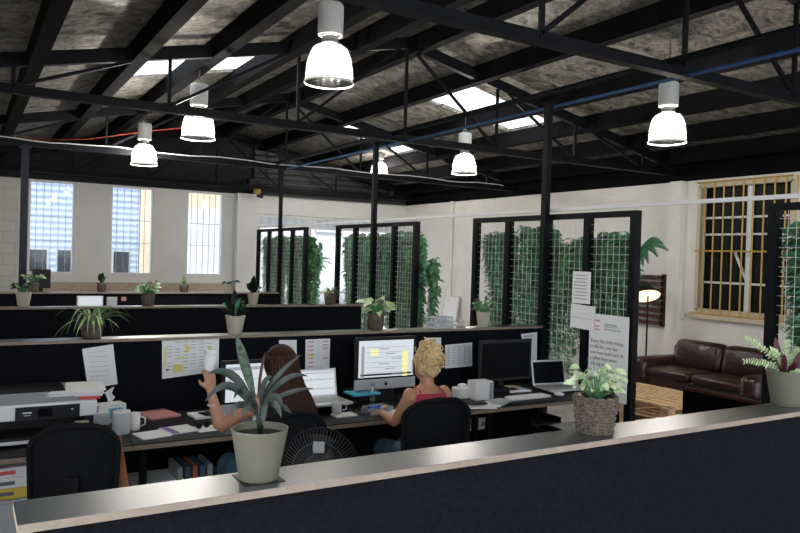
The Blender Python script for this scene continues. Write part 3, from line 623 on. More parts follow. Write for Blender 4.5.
# --- fern and croton in wide pale pot at right
base = onZ(786, 405, H1); S = scl(base)
t = thing('fern_pot', 'pale khaki pot with spiky fern and dark red leaves at the right', 'plant', base)
pot_part(t, 'tub', 20*S, 35*S, 'pot_khaki')
rnd = random.Random(9); fo = MB()
for (du, dv, df) in [(-42, 66, 0), (-40, 42, 6), (-20, 56, -6), (14, 56, 6), (28, 50, 4), (3, 64, 8), (-12, 50, 10), (24, 30, -10), (8, 30, -18)]:
    a = vp(0, 31*S); c = vp(du*S, dv*S, df*S); b = (a+c)/2+Vector((0, 0, 9*S)); P = [a*(1-q)**2+b*2*q*(1-q)+c*q*q for q in [i/16 for i in range(17)]]
    fo.tube(P, .45*S, 4)
    for i in range(3, 17):
        tt = (P[i]-P[i-1]).normalized(); sd = tt.cross(Vector((-.6, -.6, .5))).normalized()
        for s_ in (-1, 1):
            l = (5.5-3*abs(i/16-.5))*S*rnd.uniform(.8, 1.2); l *= .8; fo.leaf([P[i], P[i]+(sd*s_+tt*.4)*l*.5, P[i]+(sd*s_+tt*.5)*l-Vector((0, 0, l*.2))], l*.5, (-.5, -.5, 1), i % 2, .2, (.5, 1, .2))
fo.build('fern_fronds', ['leaf_light', 'leaf_pale'], t)
for (du, dv, df, w) in [(-15, 68, -4, 12), (-8, 52, -8, 10), (10, 56, -6, 10), (24, 46, -6, 9), (2, 44, -12, 10), (16, 60, -2, 9)]:
    a = vp(du*.3*S, 31*S); c = vp(du*S, dv*S, df*S); b = (a+c)/2+vp(du*.2*S, 2*S); MB().leaf([a*(1-q)**2+b*2*q*(1-q)+c*q*q for q in [i/7 for i in range(8)]], w*.62*S, (-.6, -.6, .3), 0, .25).build('red_leaf', 'leaf_red', t, True)
# --- the small pots on the partition caps
def small_pot(name, label, u, v, Z, kind, m, pr, ph, group='small pots on the partition caps', lw=5, spread=11, height=22, mats=('leaf_mid', 'leaf_light'), n=24, style='bush', seed=1, Y=None):
    p = onY(u, v or {Y2: 328, Y3: 303, Y4: 291}[Y], Y); p.z = Z; S = scl(p)
    t = thing(name, label, 'plant', p, group=group); pot_part(t, kind, pr*S, ph*S, m)
    rnd = random.Random(seed)
    if style == 'bush': bush(t, S, ph*.85*S, spread*S, height*S, n, lw*S, list(mats), seed)
    elif style == 'spider':
        fo = MB()
        for i in range(n):
            an = rnd.uniform(0, 2*PI); l = spread*S*rnd.uniform(.5, 1.1); up = height*S*rnd.uniform(.3, 1); a = Vector((0, 0, ph*.85*S)); c = a+Vector((l*math.cos(an), l*math.sin(an), rnd.uniform(-.55, .35)*height*S)); b = a+Vector((l*.55*math.cos(an), l*.55*math.sin(an), up*1.3))
            fo.leaf([a*(1-q)**2+b*2*q*(1-q)+c*q*q for q in [j/7 for j in range(8)]], lw*S, (.1, .1, 1), rnd.randrange(len(mats)), .3, (.6, 1, 1, .9, .8, .6, .4, .05))
        fo.build('foliage', list(mats), t, True)
    elif style == 'upright':
        fo = MB()
        for i in range(n):
            an = rnd.uniform(0, 2*PI); l = spread*S*rnd.uniform(.2, 1); z = height*S*(.25+.75*(1-l/(spread*S))*rnd.uniform(.6, 1.1)); a = Vector((0, 0, ph*.85*S)); c = a+Vector((l*math.cos(an), l*math.sin(an), z))
            b = a+Vector((l*.3*math.cos(an), l*.3*math.sin(an), z*.7)); fo.leaf([a*(1-q)**2+b*2*q*(1-q)+c*q*q for q in [j/6 for j in range(7)]], lw*S, (-.5, -.5, .4), rnd.randrange(len(mats)), .25, (.2, .3, .6, 1, .95, .6, .05))
        fo.build('foliage', list(mats), t, True)
    return t
Y2, Y3, Y4 = 4.76, 7.375, 9.785
small_pot('spider_plant', 'arching striped spider plant in a brown woven pot on the long partition', 92, 0, H2, 'basket', 'pot_brown', 10.5, 17.5, lw=2.6, spread=38, height=26, mats=('leaf_light', 'leaf_pale', 'leaf_mid'), n=46, style='spider', seed=4, Y=Y2)
small_pot('potted_plant', 'glossy dark plant in a cream tapered pot on the long partition', 235, 0, H2, 'tub', 'pot_cream', 10, 18.5, lw=6, spread=17, height=36, mats=('leaf_dark', 'leaf_dark', 'leaf_blue'), n=15, style='upright', seed=3, Y=Y2)
small_pot('potted_plant', 'broad leaved bright plant in a brown basket pot on the long partition', 376, 0, H2, 'basket', 'pot_brown', 8, 16, lw=7, spread=12, height=19, mats=('leaf_light', 'leaf_light', 'leaf_pale'), n=26, seed=8, Y=Y2)
small_pot('potted_plant', 'reddish green sprig in a pale pot near the right end of the long partition', 483, 0, H2, 'tub', 'pot_cream', 7.5, 15, lw=4, spread=9, height=18, mats=('leaf_mid', 'leaf_red', 'leaf_mid'), n=20, seed=12, Y=Y2)
small_pot('potted_plant', 'dark sprig in a pale pot at the far left of the second row', 23.5, 0, H3, 'tub', 'pot_cream', 7.5, 15, lw=4, spread=8, height=15, mats=('leaf_dark',), n=14, seed=13, Y=Y3)
small_pot('potted_plant', 'bushy green plant in a brown pot on the second row partition', 148, 0, H3, 'basket', 'pot_brown', 6.5, 13, lw=4.5, spread=9, height=15, n=24, seed=14, Y=Y3)
small_pot('potted_plant', 'spiky pale plant in a dark pot before the middle plant screen', 330, 0, H3, 'basket', 'pot_brown', 6, 11, lw=1.8, spread=14, height=14, mats=('leaf_light', 'leaf_pale', 'leaf_mid'), n=24, style='spider', seed=15, Y=Y3)
small_pot('potted_plant', 'dark leaved plant in a cream pot at the right of the second row', 253, 0, H3, 'tub', 'pot_cream', 6, 12.5, lw=6, spread=10, height=22, mats=('leaf_dark', 'leaf_dark'), n=14, style='upright', seed=16, Y=Y3)
small_pot('potted_plant', 'feathery green plant in a brown pot beside the navy column', 33, 0, H4, 'basket', 'pot_brown', 5.5, 9.5, lw=3.5, spread=8, height=12, n=20, seed=17, Y=Y4)
small_pot('potted_plant', 'tall oval leaved succulent in a brown pot between first and second windows', 101.5, 0, H4, 'basket', 'pot_brown', 4.5, 9, lw=5, spread=6, height=19, mats=('leaf_dark', 'leaf_mid'), n=9, style='upright', seed=18, Y=Y4)
small_pot('potted_plant', 'small upright grassy plant in a brown pot under the third window', 184, 0, H4, 'basket', 'pot_brown', 4.5, 7.5, lw=2, spread=4, height=13, mats=('leaf_mid', 'leaf_light'), n=16, style='upright', seed=19, Y=Y4)
small_pot('potted_plant', 'low plant in a cream pot at the right end of the farthest partition', 228, 0, H4, 'tub', 'pot_cream', 4.5, 8.5, lw=4, spread=7, height=5, mats=('leaf_dark',), n=8, seed=20, Y=Y4)
# ================================================================== DESKS
ZD = .73
DK = onZ
def onZ(u, v, Z):
    p = DK(u, v, Z)
    if Z < ZD-.01 or Z > ZD+.3: return p
    if p.y > 4.58: q = onY(u, v, 4.58); p = Vector((q.x, q.y, Z))
    if p.y < 4.02: q = onY(u, v, 4.02); p = Vector((q.x, q.y, Z))
    return p
def desk(x0, x1, label):
    t = thing('desk', label, 'desk', ((x0+x1)/2, 4.32, 0)); w = x1-x0; y0, y1 = -.375, .36
    MB().bb((-w/2+.002, y0, ZD-.006), (w/2-.002, y1, ZD)).bb((-w/2+.002, y0-.003, ZD-.03), (w/2-.002, y1, ZD-.006), 1).build('desk_top', ['desk_laminate', 'ply_edge'], t)
    for s_ in (-1, 1):
        for yy in (y0+.06, y1-.06): MB().box((s_*(w/2-.06), yy, (ZD-.03)/2), (.035, .035, ZD-.03)).build('leg', 'steel_black', t)
    MB().box((0, y1-.08, ZD-.08), (w-.16, .03, .07)).build('crossbar', 'steel_black', t)
    return t
for x0, x1, lab in ((-.38, .78, 'black desk under the white printer, at the left picture edge'), (.78, 1.95, 'black desk with ply edge where the dark haired woman sits'), (1.95, 3.10, 'black desk with ply edge where the blonde woman sits'), (3.10, 4.22, 'black desk with the switched off monitor at the right end of the row')):
    desk(x0, x1, lab)
# sheets pinned on the partition: plane Y=6.975
def ysheet(name, label, q, Y=4.706, m='paper', cat='paper', n=1):
    (u0, v0), (u1, v1), (u2, v2), (u3, v3) = q     # tl, tr, br, bl
    P = [onY(u, v, Y) for u, v in q]; c = sum(P, Vector())/4
    t = thing(name, label, cat, c); vs = [p-c for p in P]; th = Vector((0, -.0025, 0))
    MB().add(vs+[p+th for p in vs], [(0, 1, 2, 3), (7, 6, 5, 4), (0, 4, 5, 1), (1, 5, 6, 2), (2, 6, 7, 3), (3, 7, 4, 0)]).build('sheet', m, t)
    def at(a, b): top = vs[0].lerp(vs[1], a); bot = vs[3].lerp(vs[2], a); return top.lerp(bot, b)+Vector((0, -.005, 0))
    def mark(a, b, w, h, m_, nm='printed_line'):
        p = at(a+w/2, b+h/2); W_ = (vs[1]-vs[0]).length*w; H_ = (vs[0]-vs[3]).length*h; MB().box(p, (W_, .002, H_)).build(nm, m_, t)
    return t, mark
t, mk = ysheet('pinned_note', 'plain white sheet pinned crookedly above the printer papers', [(82, 349), (113, 344), (117.5, 384), (88, 389)])
for j in range(6): mk(.15, .12+j*.12, .6, .012, 'paper_grey')
t, mk = ysheet('wall_planner', 'large white planner sheet with yellow highlights pinned on the partition', [(162, 339), (219, 336), (218.5, 371), (162, 379)])
for i in range(6):
    for j in range(9):
        if (i*7+j*3) % 5: mk(.08+i*.14, .10+j*.085, .09, .012, 'ink_grey')
for a, b, w, h in ((.04, .2, .03, .5), (.40, .22, .08, .16), (.80, .28, .05, .42), (.18, .68, .18, .2), (.26, .48, .1, .06)): mk(a, b, w, h, 'ink_yellow', 'highlight')
mk(.06, .76, .05, .05, 'ink', 'stamp')
t, mk = ysheet('red_list', 'white sheet with short red lines pinned between the two women', [(305.5, 339.5), (330, 338.5), (329, 376), (305, 377)])
for j in range(7): mk(.1, .06+j*.11, .22, .02, 'ink_red')
for j in (0, 1, 2, 5): mk(.7, .06+j*.09, .2, .018, 'ink_red')
mk(.08, .38, .24, .09, 'ink_yellow', 'highlight')
ysheet('pinned_sheet', 'white sheet on the partition hidden partly by the dark haired head', [(279, 340), (296.5, 340), (296.5, 372), (279, 374)], m='paper')
ysheet('pinned_sheet', 'white sheet on the partition right behind the blonde head', [(425, 338), (441, 337.5), (440.5, 372), (425, 373)])
t, mk = ysheet('pinned_table', 'printed grey table sheet between the blonde woman and the dark monitor', [(445, 345), (472, 342.5), (472, 366), (445, 368.5)], m='paper')
for j in range(7): mk(.08, .12+j*.115, .84, .012, 'paper_grey')
for i in range(5): mk(.1+i*.2, .1, .012, .8, 'paper_grey')
t, mk = ysheet('pinned_note', 'narrow white note with header line pinned at the right partition end', [(521, 334), (537, 332), (536.5, 363), (526, 364)])
mk(.15, .08, .6, .03, 'ink_grey')
# all-in-one computers
def imac(name, label, uc, Y, ztop, wid, on=True, screen='doc', parent_rz=0, chin='silver'):
    p = onY(uc, 365, Y); t = thing(name, label, 'computer', (p.x, Y, ZD), parent_rz); w = wid; h = w*.62; zt = ztop-ZD; zb = zt-h-.06
    MB().box((0, 0, zt-h/2), (w, .022, h)).build('screen_frame', 'plastic_black', t, bevel=.005)
    MB().box((0, -.012, zt-h/2), (w-.05, .004, h-.05)).build('screen', 'screen_on' if on else 'screen_off', t)
    if chin: MB().box((0, -.001, zb+.035), (w, .022, .075)).build('chin', chin, t, bevel=.005)
    if chin == 'silver':
        k = MB(); k.ball((0, -.014, zb+.034), .012, 14, sc3=(1, .2, 1)); k.leaf([(0, -.016, zb+.046), (.003, -.016, zb+.050), (.006, -.016, zb+.055)], .005, (0, -1, 0)); k.build('logo', 'plastic_black', t)
    MB().box((0, .05, (zb+.05)/2), (.2 if chin == 'silver' else .06, .012, zb+.08)).box((0, .02, .006), (.22, .18, .012)).build('stand', 'plastic_black', t, bevel=.004)
    return t, w, h, zt
t, w, h, zt = imac('desktop_computer', 'all in one computer with silver chin and lit spreadsheet before the blonde woman', 385.5, 4.42, 1.19, .49)
for (a, b, ww, hh, m_) in [(-.19, -.02, .022, .22, 'screen_line'), (.15, -.04, .04, .18, 'screen_yellow'), (-.10, .045, .06, .04, 'screen_yellow'), (0, -.11, .41, .012, 'screen_bar')]+[(0, .08-.035*j, .33, .003, 'screen_line') for j in range(6)]+[(-.02+.05*(j % 3), .068-.035*j, .08, .007, 'screen_line') for j in range(6)]:
    MB().box((a, -.0155, zt-h/2+b), (ww, .003, hh)).build('window_content', m_, t)
t, w, h, zt = imac('desktop_computer', 'all in one computer with pale lit screen behind the dark haired woman', 257, 4.42, 1.075, .46)
for (a, b, ww, hh, m_) in [(0, .09, .38, .02, 'screen_line'), (-.1, .02, .2, .004, 'screen_line'), (-.1, -.04, .2, .004, 'screen_line'), (.1, -.02, .1, .1, 'screen_line')]: MB().box((a, -.0155, zt-h/2+b), (ww, .003, hh)).build('window_content', m_, t)
imac('black_monitor', 'switched off black monitor at the right end of the desks', 505, 4.45, 1.13, .52, False, chin=None)
def laptop(label, loc, rz, w, hs, on):
    t = thing('laptop', label, 'laptop', loc, rz)
    MB().box((0, -.12, .009), (w, .24, .016)).build('base', 'silver', t, bevel=.004); MB().box((0, -.11, .0185), (w*.86, .12, .003)).build('keys', 'grey_plastic', t)
    lid = MB().box((0, .0, hs/2), (w, .010, hs)).build('lid', 'silver', t, bevel=.003); lid.location = (0, .005, .012); lid.rotation_euler = (math.radians(-12), 0, 0)
    MB().box((0, -.006, hs/2), (w-.03, .003, hs-.03)).build('screen', 'screen_on' if on else 'screen_off', lid)
    if on:
        for z in (.3, .62, .85): MB().box((0, -.008, hs*z), (w-.05, .002, .006)).build('window_content', 'screen_line', lid)
    return t

t = thing('document_stand', 'low black riser under the lit laptop', 'stand', (onY(321, 395, 4.36).x, 4.40, ZD)); MB().box((0, -.05, .05), (.28, .26, .008)).build('shelf', 'plastic_black', t)
for s_ in (-1, 1): MB().box((s_*.12, -.05, .023), (.015, .25, .046)).build('leg', 'plastic_black', t)
laptop('silver laptop with lit screen between the two women', (onY(321, 395, 4.36).x, 4.42, ZD+.055), 0, .30, .19, True)
p = onY(553, 392, 4.36); laptop('open silver laptop with dark screen beside the mesh screen', (p.x, 4.40, ZD+.012), -.12, .32, .20, False)
# things lying on the desks
def flat(name, label, u, v, w, d, h, m, rz=0, cat='paper', bevel=0, z=ZD, group=None):
    w *= .72; d *= .72; p = onZ(u, v, z); return tag(MB().box((0, 0, h/2), (w, d, h)).build(name, m, None, bevel=bevel, loc=p, rz=rz), label, cat, group)
def keyboard(label, u, v, rz=0):
    t = thing('keyboard', label, 'keyboard', onZ(u, v, ZD), rz); MB().box((0, 0, .008), (.36, .11, .014)).build('case', 'white_plastic', t, bevel=.003)
    k = MB()
    for i in range(14):
        for j in range(4): k.box((-.163+i*.025, -.037+j*.025, .0165), (.020, .019, .004))
    k.build('keys', 'paper', t)
tb = onZ(528, 399.5, ZD)
t = thing('desk_mat', 'black mat under the white keyboard at the right', 'mat', tb, 0); MB().box((0, 0, .002), (.50, .20, .004)).build('pad', 'plastic_black', t)
keyboard('white keyboard on the black mat at the right', 528, 398.5); bpy.data.objects['keyboard'].location.z += .004
t = thing('computer_mouse', 'white computer mouse beside the white keyboard', 'mouse', onZ(559, 396, ZD)); MB().ball((0, 0, .016), .05, 14, sc3=(.62, 1, .36)).build('shell', 'white_plastic', t, True); MB().box((0, .025, .034), (.006, .014, .006)).build('wheel', 'grey_plastic', t)
# printer
X0 = 3.20; t = thing('printer', 'wide white printer with black control panel at the left edge', 'printer', (onY(98, 395, 4.12).x-.29, 4.36, ZD), 0, None, None, .76)
pw = .78; 
MB().bb((-pw/2, -.24, .16), (pw/2, .2, .27)).build('body', 'white_plastic', t, bevel=.012); MB().bb((-pw/2+.02, -.22, 0), (-pw/2+.06, .19, .16)).bb((pw/2-.08, -.22, 0), (pw/2-.02, .19, .16)).bb((-pw/2+.02, -.02, 0), (pw/2-.02, .19, .16)).build('lower_body', 'plastic_black', t)
k = MB(); k.add([(-pw/2, -.23, .272), (pw/2-.10, -.23, .272), (pw/2-.10, .2, .272), (-pw/2, .2, .272), (-pw/2, -.16, .335), (pw/2-.2, -.16, .335), (pw/2-.16, .18, .335), (-pw/2, .18, .335)], [(3, 2, 1, 0), (4, 5, 6, 7), (0, 1, 5, 4), (1, 2, 6, 5), (2, 3, 7, 6), (3, 0, 4, 7)])
k.build('scanner_lid', 'grey_plastic', t, bevel=.006)
k = MB(); k.bb((-pw/2+.01, -.16, .334), (pw/2-.20, .17, .345)); k.build('lid_pad', 'plastic_black', t)
MB().box((.075, -.245, .205), (.40, .02, .095)).build('control_panel', 'plastic_black', t, bevel=.004); MB().box((.055, -.257, .21), (.09, .004, .055)).build('display', 'screen_off', t)
MB().box((-.055, -.257, .215), (.055, .003, .008)).build('brand_mark', 'paper', t); MB().box((-.055, -.257, .197), (.04, .003, .005)).build('brand_mark', 'paper_grey', t)
MB().box((.225, -.257, .22), (.012, .003, .012)).build('power_button', 'paper_grey', t)
MB().box((.29, -.246, .115), (.09, .006, .032)).build('ink_sticker', 'ply_pale', t); MB().box((0, -.20, .06), (pw-.14, .28, .02)).build('output_tray', 'plastic_black', t)
MB().box((-.1, -.26, .035), (.3, .12, .03)).build('paper_cassette', 'white_plastic', t, bevel=.004)
p = onZ(74, 395, ZD+.275); pz = ZD+.272*.76
pf = thing('red_folder', 'red folder lying on the printer lid under white papers', 'folder', (onY(78, 395, 4.2).x, 4.34, pz), -.1, None, None, .76); MB().box((0, 0, .010), (.33, .36, .020)).build('cover', 'red_folder', pf, bevel=.003)
pf = thing('paper_stack', 'loose white papers heaped on the red folder', 'paper', (onY(78, 395, 4.2).x, 4.34, pz+.0165), -.1, None, None, .76)
rnd = random.Random(2)
for j in range(6): MB().box((rnd.uniform(-.02, .02), rnd.uniform(-.015, .015), .003+j*.007), (.36, .38, .005), rz=rnd.uniform(-.12, .12)).build('sheet', 'paper', pf)
# speaker, mug, tissue box, small box
t = thing('smart_speaker', 'grey rounded cylinder speaker with white top on the left desk', 'speaker', onZ(121, 434, ZD), .5, None, None, .80)
k = MB(); k.rings([(0, 0, .002, .058, .050), (0, 0, .01, .063, .055), (0, 0, .14, .063, .055), (0, 0, .15, .060, .052)], 28); k.build('speaker_grille', 'grey_plastic2' if 'grey_plastic2' in MATS else 'paper_grey', t, True)
MB().rings([(0, 0, .15, .060, .052), (0, 0, .157, .063, .055), (0, 0, .162, .058, .05)], 28).build('top_cap', 'white_plastic', t, True)
def mug(label, u, v, m='white_plastic', r=.04, h=.095, name='mug', z=ZD):
    t = thing(name, label, 'mug', onZ(u, v, z), 0, None, None, .75); MB().lathe([(0, 0), (r*.9, 0), (r, .01), (r, h), (r*.9, h), (r*.88, .012), (0, .012)], n=24).build('cup', m, t, True)
    MB().tube([Vector((r*.95, -r*.2, h*.8)), Vector((r*1.7, -r*.9, h*.7)), Vector((r*1.7, -r*.9, h*.35)), Vector((r*.9, -r*.2, h*.2))], .006, 6).build('handle', m, t, True)
mug('white mug standing behind the grey speaker', 134.5, 430, h=.13); mug('grey patterned mug on the small white tray', 336.5, 413, 'paper_grey', .042, .10, z=ZD+.016)
tp = onZ(344, 416, ZD); tag(MB().box((0, 0, .007), (.15, .09, .014)).build('tray', 'white_plastic', None, bevel=.005, loc=tp), 'small white tray with rounded corners holding the grey mug', 'tray')
t = thing('tissue_box', 'white tissue box with blue print and a tissue sticking out', 'tissue box', onZ(109, 421, ZD)+Vector((0, 0, 0)), .2, None, None, .8); MB().box((0, 0, .065), (.20, .13, .13)).build('carton', 'paper', t); MB().box((.02, -.067, .07), (.10, .004, .07)).build('print', 'blue_print', t)
MB().leaf([(0, 0, .13), (.01, 0, .17), (-.01, .01, .21), (.03, .0, .25)], .06, (0, -1, 0)).build('tissue', 'paper', t)
flat('small_carton', 'small white carton between the printer and the grey speaker', 99, 424, .14, .10, .07, 'paper', .1, 'box')
flat('pink_pouch', 'flat pink pouch lying on the desk behind the magazine', 158, 415, .27, .30, .018, 'pink', .25, 'pouch', .006)
t = thing('magazine', 'open white magazine with purple band at the desk edge', 'magazine', onZ(166, 433, ZD), .2, None, None, .66); MB().box((-.13, -.01, .006), (.24, .24, .010)).box((.13, .02, .008), (.26, .25, .012)).build('pages', 'paper', t, bevel=.002); MB().box((.04, .0, .016), (.055, .24, .004)).build('purple_band', 'ink_purple', t)
t = thing('notebook', 'white notebook with dark spine lying left of the arm', 'notebook', onZ(209, 416, ZD), .05, None, None, .66); MB().box((0, 0, .012), (.34, .26, .020)).build('pages', 'paper', t); MB().box((0, 0, .003), (.36, .27, .006)).build('cover', 'plastic_black', t)
t = thing('smartphone', 'black phone lying on the white notebook', 'phone', onZ(207, 414, ZD+.0155), .2, None, None, .8); MB().box((0, 0, .004), (.09, .13, .008)).build('body', 'plastic_black', t, bevel=.003)
t = thing('loose_papers', 'white papers under sunglasses near the desk edge', 'paper', onZ(213, 428, ZD), .1, None, None, .7); MB().box((0, 0, .002), (.30, .20, .003)).build('sheet', 'paper', t)
t = thing('sunglasses', 'folded black sunglasses on the white papers', 'glasses', onZ(203, 428, ZD+.005), .4, None, None, .8)
for s_ in (-1, 1):
    MB().tube([(s_*.035+.025*math.cos(a), 0, .02+.02*math.sin(a)) for a in [2*PI*i/14 for i in range(15)]], .003, 5).ball((s_*.035, 0, .02), .022, 10, sc3=(1, .12, .8)).build('lens', 'plastic_black', t)
    MB().tube([(s_*.06, 0, .025), (s_*.05, .06, .015), (s_*.02, .12, .006)], .003, 5).build('temple', 'plastic_black', t)
# middle desk clutter
t = thing('blue_folder', 'bright blue plastic folder left of the keyboard', 'folder', onZ(362, 396, ZD+.06), .05, None, None, .7)
t.location.z = ZD+.0735; MB().box((0, 0, .012), (.30, .22, .022)).build('cover', 'blue_folder', t, bevel=.004)
flat('black_file_tray', 'flat black tray under the blue folder', 362, 399, .34, .26, .073, 'plastic_black', .0, 'tray', .004)
t = thing('water_bottle', 'clear plastic water bottle with green label in front of the computer', 'bottle', onZ(372, 405, ZD), 0, None, None, .62); MB().lathe([(0, 0), (.033, 0), (.034, .02), (.032, .10), (.034, .15), (.015, .20), (.014, .215)], n=20).build('body', 'clear_plastic', t, True); MB().lathe([(.035, .05), (.035, .09)], n=20).build('label', 'leaf_mid', t); MB().lathe([(.016, .21), (.016, .235), (0, .235)], n=16).build('cap', 'ink_purple', t)
t = thing('plastic_tub', 'clear plastic tub with blue and cream things near the desk edge', 'tub', onZ(377, 414, ZD), .1, None, None, .72)
k = MB(); w, d_2, h_ = .24, .15, .075
k.bb((-w/2, -d_2/2, 0), (w/2, d_2/2, .004)).bb((-w/2, -d_2/2, 0), (w/2, -d_2/2+.003, h_)).bb((-w/2, d_2/2-.003, 0), (w/2, d_2/2, h_)).bb((-w/2, -d_2/2, 0), (-w/2+.003, d_2/2, h_)).bb((w/2-.003, -d_2/2, 0), (w/2, d_2/2, h_)); k.build('tub_walls', 'clear_plastic', t)
mat('deep_blue', (.02, .08, .45), .5)
tag(MB().box((0, 0, .03), (.07, .06, .04)).build('blue_packet', 'deep_blue', None, bevel=.006, loc=onZ(374, 414.0, ZD)+Vector((0, 0, .005)), rz=.2), 'deep blue packet inside the clear tub', 'packet')
tag(MB().ball((0, 0, .03), .022, 12, sc3=(1.4, 1, .9)).build('cream_packet', 'ply_pale', None, smooth=True, loc=onZ(384, 414, ZD)+Vector((0, 0, .005))), 'cream coloured packet inside the clear tub', 'packet')
flat('paper_sheet', 'white paper lying on the desk by the blonde woman elbow', 399, 413, .30, .22, .004, 'paper', .3)
t = thing('white_toaster_box', 'white tissue carton with rounded front right of the blonde woman', 'box', onZ(462, 398, ZD), 0, None, None, .75); MB().box((0, 0, .055), (.17, .14, .11)).build('carton', 'white_plastic', t, bevel=.02); MB().ball((0, 0, .12), .045, 10, sc3=(1.2, .9, .6)).build('tissue', 'paper', t, True)
t = thing('desktop_scanner', 'white upright box device with grey side next to the tissue carton', 'device', onZ(480, 399, ZD), -.1, None, None, .76); MB().box((0, 0, .09), (.20, .16, .18)).build('casing', 'white_plastic', t, bevel=.008); MB().box((.07, -.081, .09), (.035, .004, .16)).build('side_strip', 'grey_plastic', t)
t = thing('loose_papers', 'fanned white papers and notebook right of the blonde chair', 'paper', onZ(486, 407, ZD), -.1, None, None, .72)
for j in range(4): MB().box((.05*j-.08, .02*j-.03, .003+j*.004), (.28, .20, .003), rz=.2*j-.3).build('sheet', 'paper', t)
flat('blue_notebook', 'small blue edged notebook lying on papers before the keyboard', 500, 405, .20, .15, .012, 'paper_grey', .3, 'notebook', z=ZD+.02)
flat('black_phone', 'black phone lying across the papers by the blonde chair', 477, 404, .20, .07, .010, 'plastic_black', -.1, 'phone', .003, z=ZD+.02)
flat('open_booklet', 'pale booklet under the dark monitor', 517, 391, .28, .14, .012, 'paper', -.05)
flat('brown_booklet', 'small ochre booklet at the foot of the dark monitor', 510, 388, .2, .12, .014, 'ply_pale', -.1)
t = thing('desk_phone', 'black desk phone with coiled cord behind the booklets', 'phone', onZ(497, 392, ZD), -.2, None, None, .75); MB().box((0, 0, .03), (.2, .18, .05)).build('base', 'plastic_black', t, bevel=.01); MB().tube([(-.08, -.06, .065), (-.08, 0, .075), (-.08, .07, .065)], [.022, .014, .022], 10).build('handset', 'plastic_black', t, True)
# on the long partition cap at right
p = onY(440, 327, 4.76); t = thing('wire_basket', 'white plastic basket with slotted sides on the long partition', 'basket', (p.x, 4.76, H2), 0, None, None, .85); k = MB()
for i in range(9):
    for yy in (-.06, .06): k.box((-.10+i*.025, yy, .05), (.010, .004, .1))
for yy in (-.06, .06):
    for z in (.005, .05, .10): k.box((0, yy, z), (.21, .006, .012))
for xx in (-.105, .105):
    for z in (.005, .05, .10): k.box((xx, 0, z), (.006, .12, .012))
k.box((0, 0, .003), (.2, .12, .004)); k.build('basket_walls', 'paper_grey', t)
p = onY(461, 327, 4.76); t = thing('glass_tumbler', 'small clear tumbler on a wooden coaster on the long partition', 'glass', (p.x, 4.76, H2), 0, None, None, .75); MB().lathe([(0, .012), (.035, .012), (.038, .08)], n=20).build('glass', 'clear_plastic', t, True); MB().lathe([(0, 0), (.055, 0), (.055, .01), (0, .01)], n=20).build('coaster', 'ply_edge', t)
# monitors peeking over the second row
for (u0, u1, v0, m_, lab, cat) in ((77, 103, 296, 'screen_on', 'pale lit monitor top peeking above the second row left of the dark chair', 'monitor'), (107, 117, 297, 'paper', 'white monitor edge peeking right of the dark chair', 'monitor')):
    a = onY(u0, v0, 7.9); b = onY(u1, v0, 7.9); t = thing('far_monitor', lab, cat, ((a.x+b.x)/2, 7.9, 0)); w = b.x-a.x; zt = a.z
    MB().box((0, 0, zt-.16), (w, .03, .32)).build('screen_frame', 'white_plastic', t); MB().box((0, -.018, zt-.16), (w-.02, .004, .30)).build('screen', m_, t); MB().box((0, 0, (zt-.3)/2), (.05, .05, zt-.3)).build('stand', 'silver', t)
a = onY(124, 299, 9.72); t = thing('pink_note', 'small pink sticky note on the farthest partition', 'note', (a.x, 9.735, a.z)); MB().box((0, 0, 0), (.06, .003, .05)).build('sheet', 'pink', t)
a = onY(41, 277, 10.2); t = thing('dark_monitor', 'small dark monitor behind the feathery plant under the first window', 'monitor', (a.x, 10.2, 0)); MB().box((0, 0, a.z-.02), (.22, .03, .24)).build('screen_frame', 'plastic_black', t); MB().box((0, 0, (a.z-.1)/2), (.05, .05, a.z-.1)).build('stand', 'plastic_black', t)
# security camera / spotlight on the pier
p = onY(256, 190, YW-.35); t = thing('spotlight', 'black and brass spotlight fixed high on the white pier', 'light fitting', p)
MB().tube([(-.12, 0, .12), (-.10, .12, .10), (-.10, .14, .10)], .05, 8).box((-.10, .05, .12), (.14, .18, .22)).build('housing', 'plastic_black', t, bevel=.01); MB().tube([(-.05, -.05, -.02), (.05, -.12, -.05)], .06, 14).build('barrel', 'gold_paint', t, True)
MB().tube([(0.02, -.02, -.09), (.13, -.08, -.12)], .055, 14).build('lens_hood', 'plastic_black', t, True)
# ================================================================== UNDER THE DESKS
t = thing('drawer_cabinet', 'grey drawer cabinet under the printer desk', 'cabinet', (.13, 4.3, 0), 0, None, None, .95); MB().bb((-.35, -.28, 0), (.32, .3, .52)).build('body', 'paper_grey', t, bevel=.005)
for j in range(3): MB().box((0, -.285, .1+j*.165), (.6, .012, .15)).build('drawer', 'paper_grey', t)
for j, (m_, lab) in enumerate((('yellow_box', 'yellow carton, lowest of three under the printer desk'), ('paper', 'white carton in the middle of the stack under the printer desk'), ('paper', 'white carton on top of the stack under the printer desk'))):
    t = thing('flat_carton', lab, 'box', (.17, 4.16, .4945+j*.052), .03*j); MB().box((0, 0, .025), (.28, .2, .05)).build('carton', m_, t); MB().box((.02, -.102, .025), (.09, .003, .018)).build('print', 'ink' if j != 2 else 'ink_red', t)
t = thing('orange_scarf', 'orange cloth hanging down beside the left chair', 'cloth', onY(120, 436, 3.52)); k = MB(); vs = []; fs = []
for i in range(9):
    for j in range(5):
        q = i/8; vs.append((-.02+(.025+.05*q)*(j/4), .010*math.sin(j*2.2+q*2), -.30*q))
for i in range(8):
    for j in range(4): a = i*5+j; fs.append((a, a+1, a+6, a+5))
k.add(vs, fs); o = k.build('cloth', 'orange_cloth', t, True); sm = o.modifiers.new('s', 'SOLIDIFY'); sm.thickness = .008
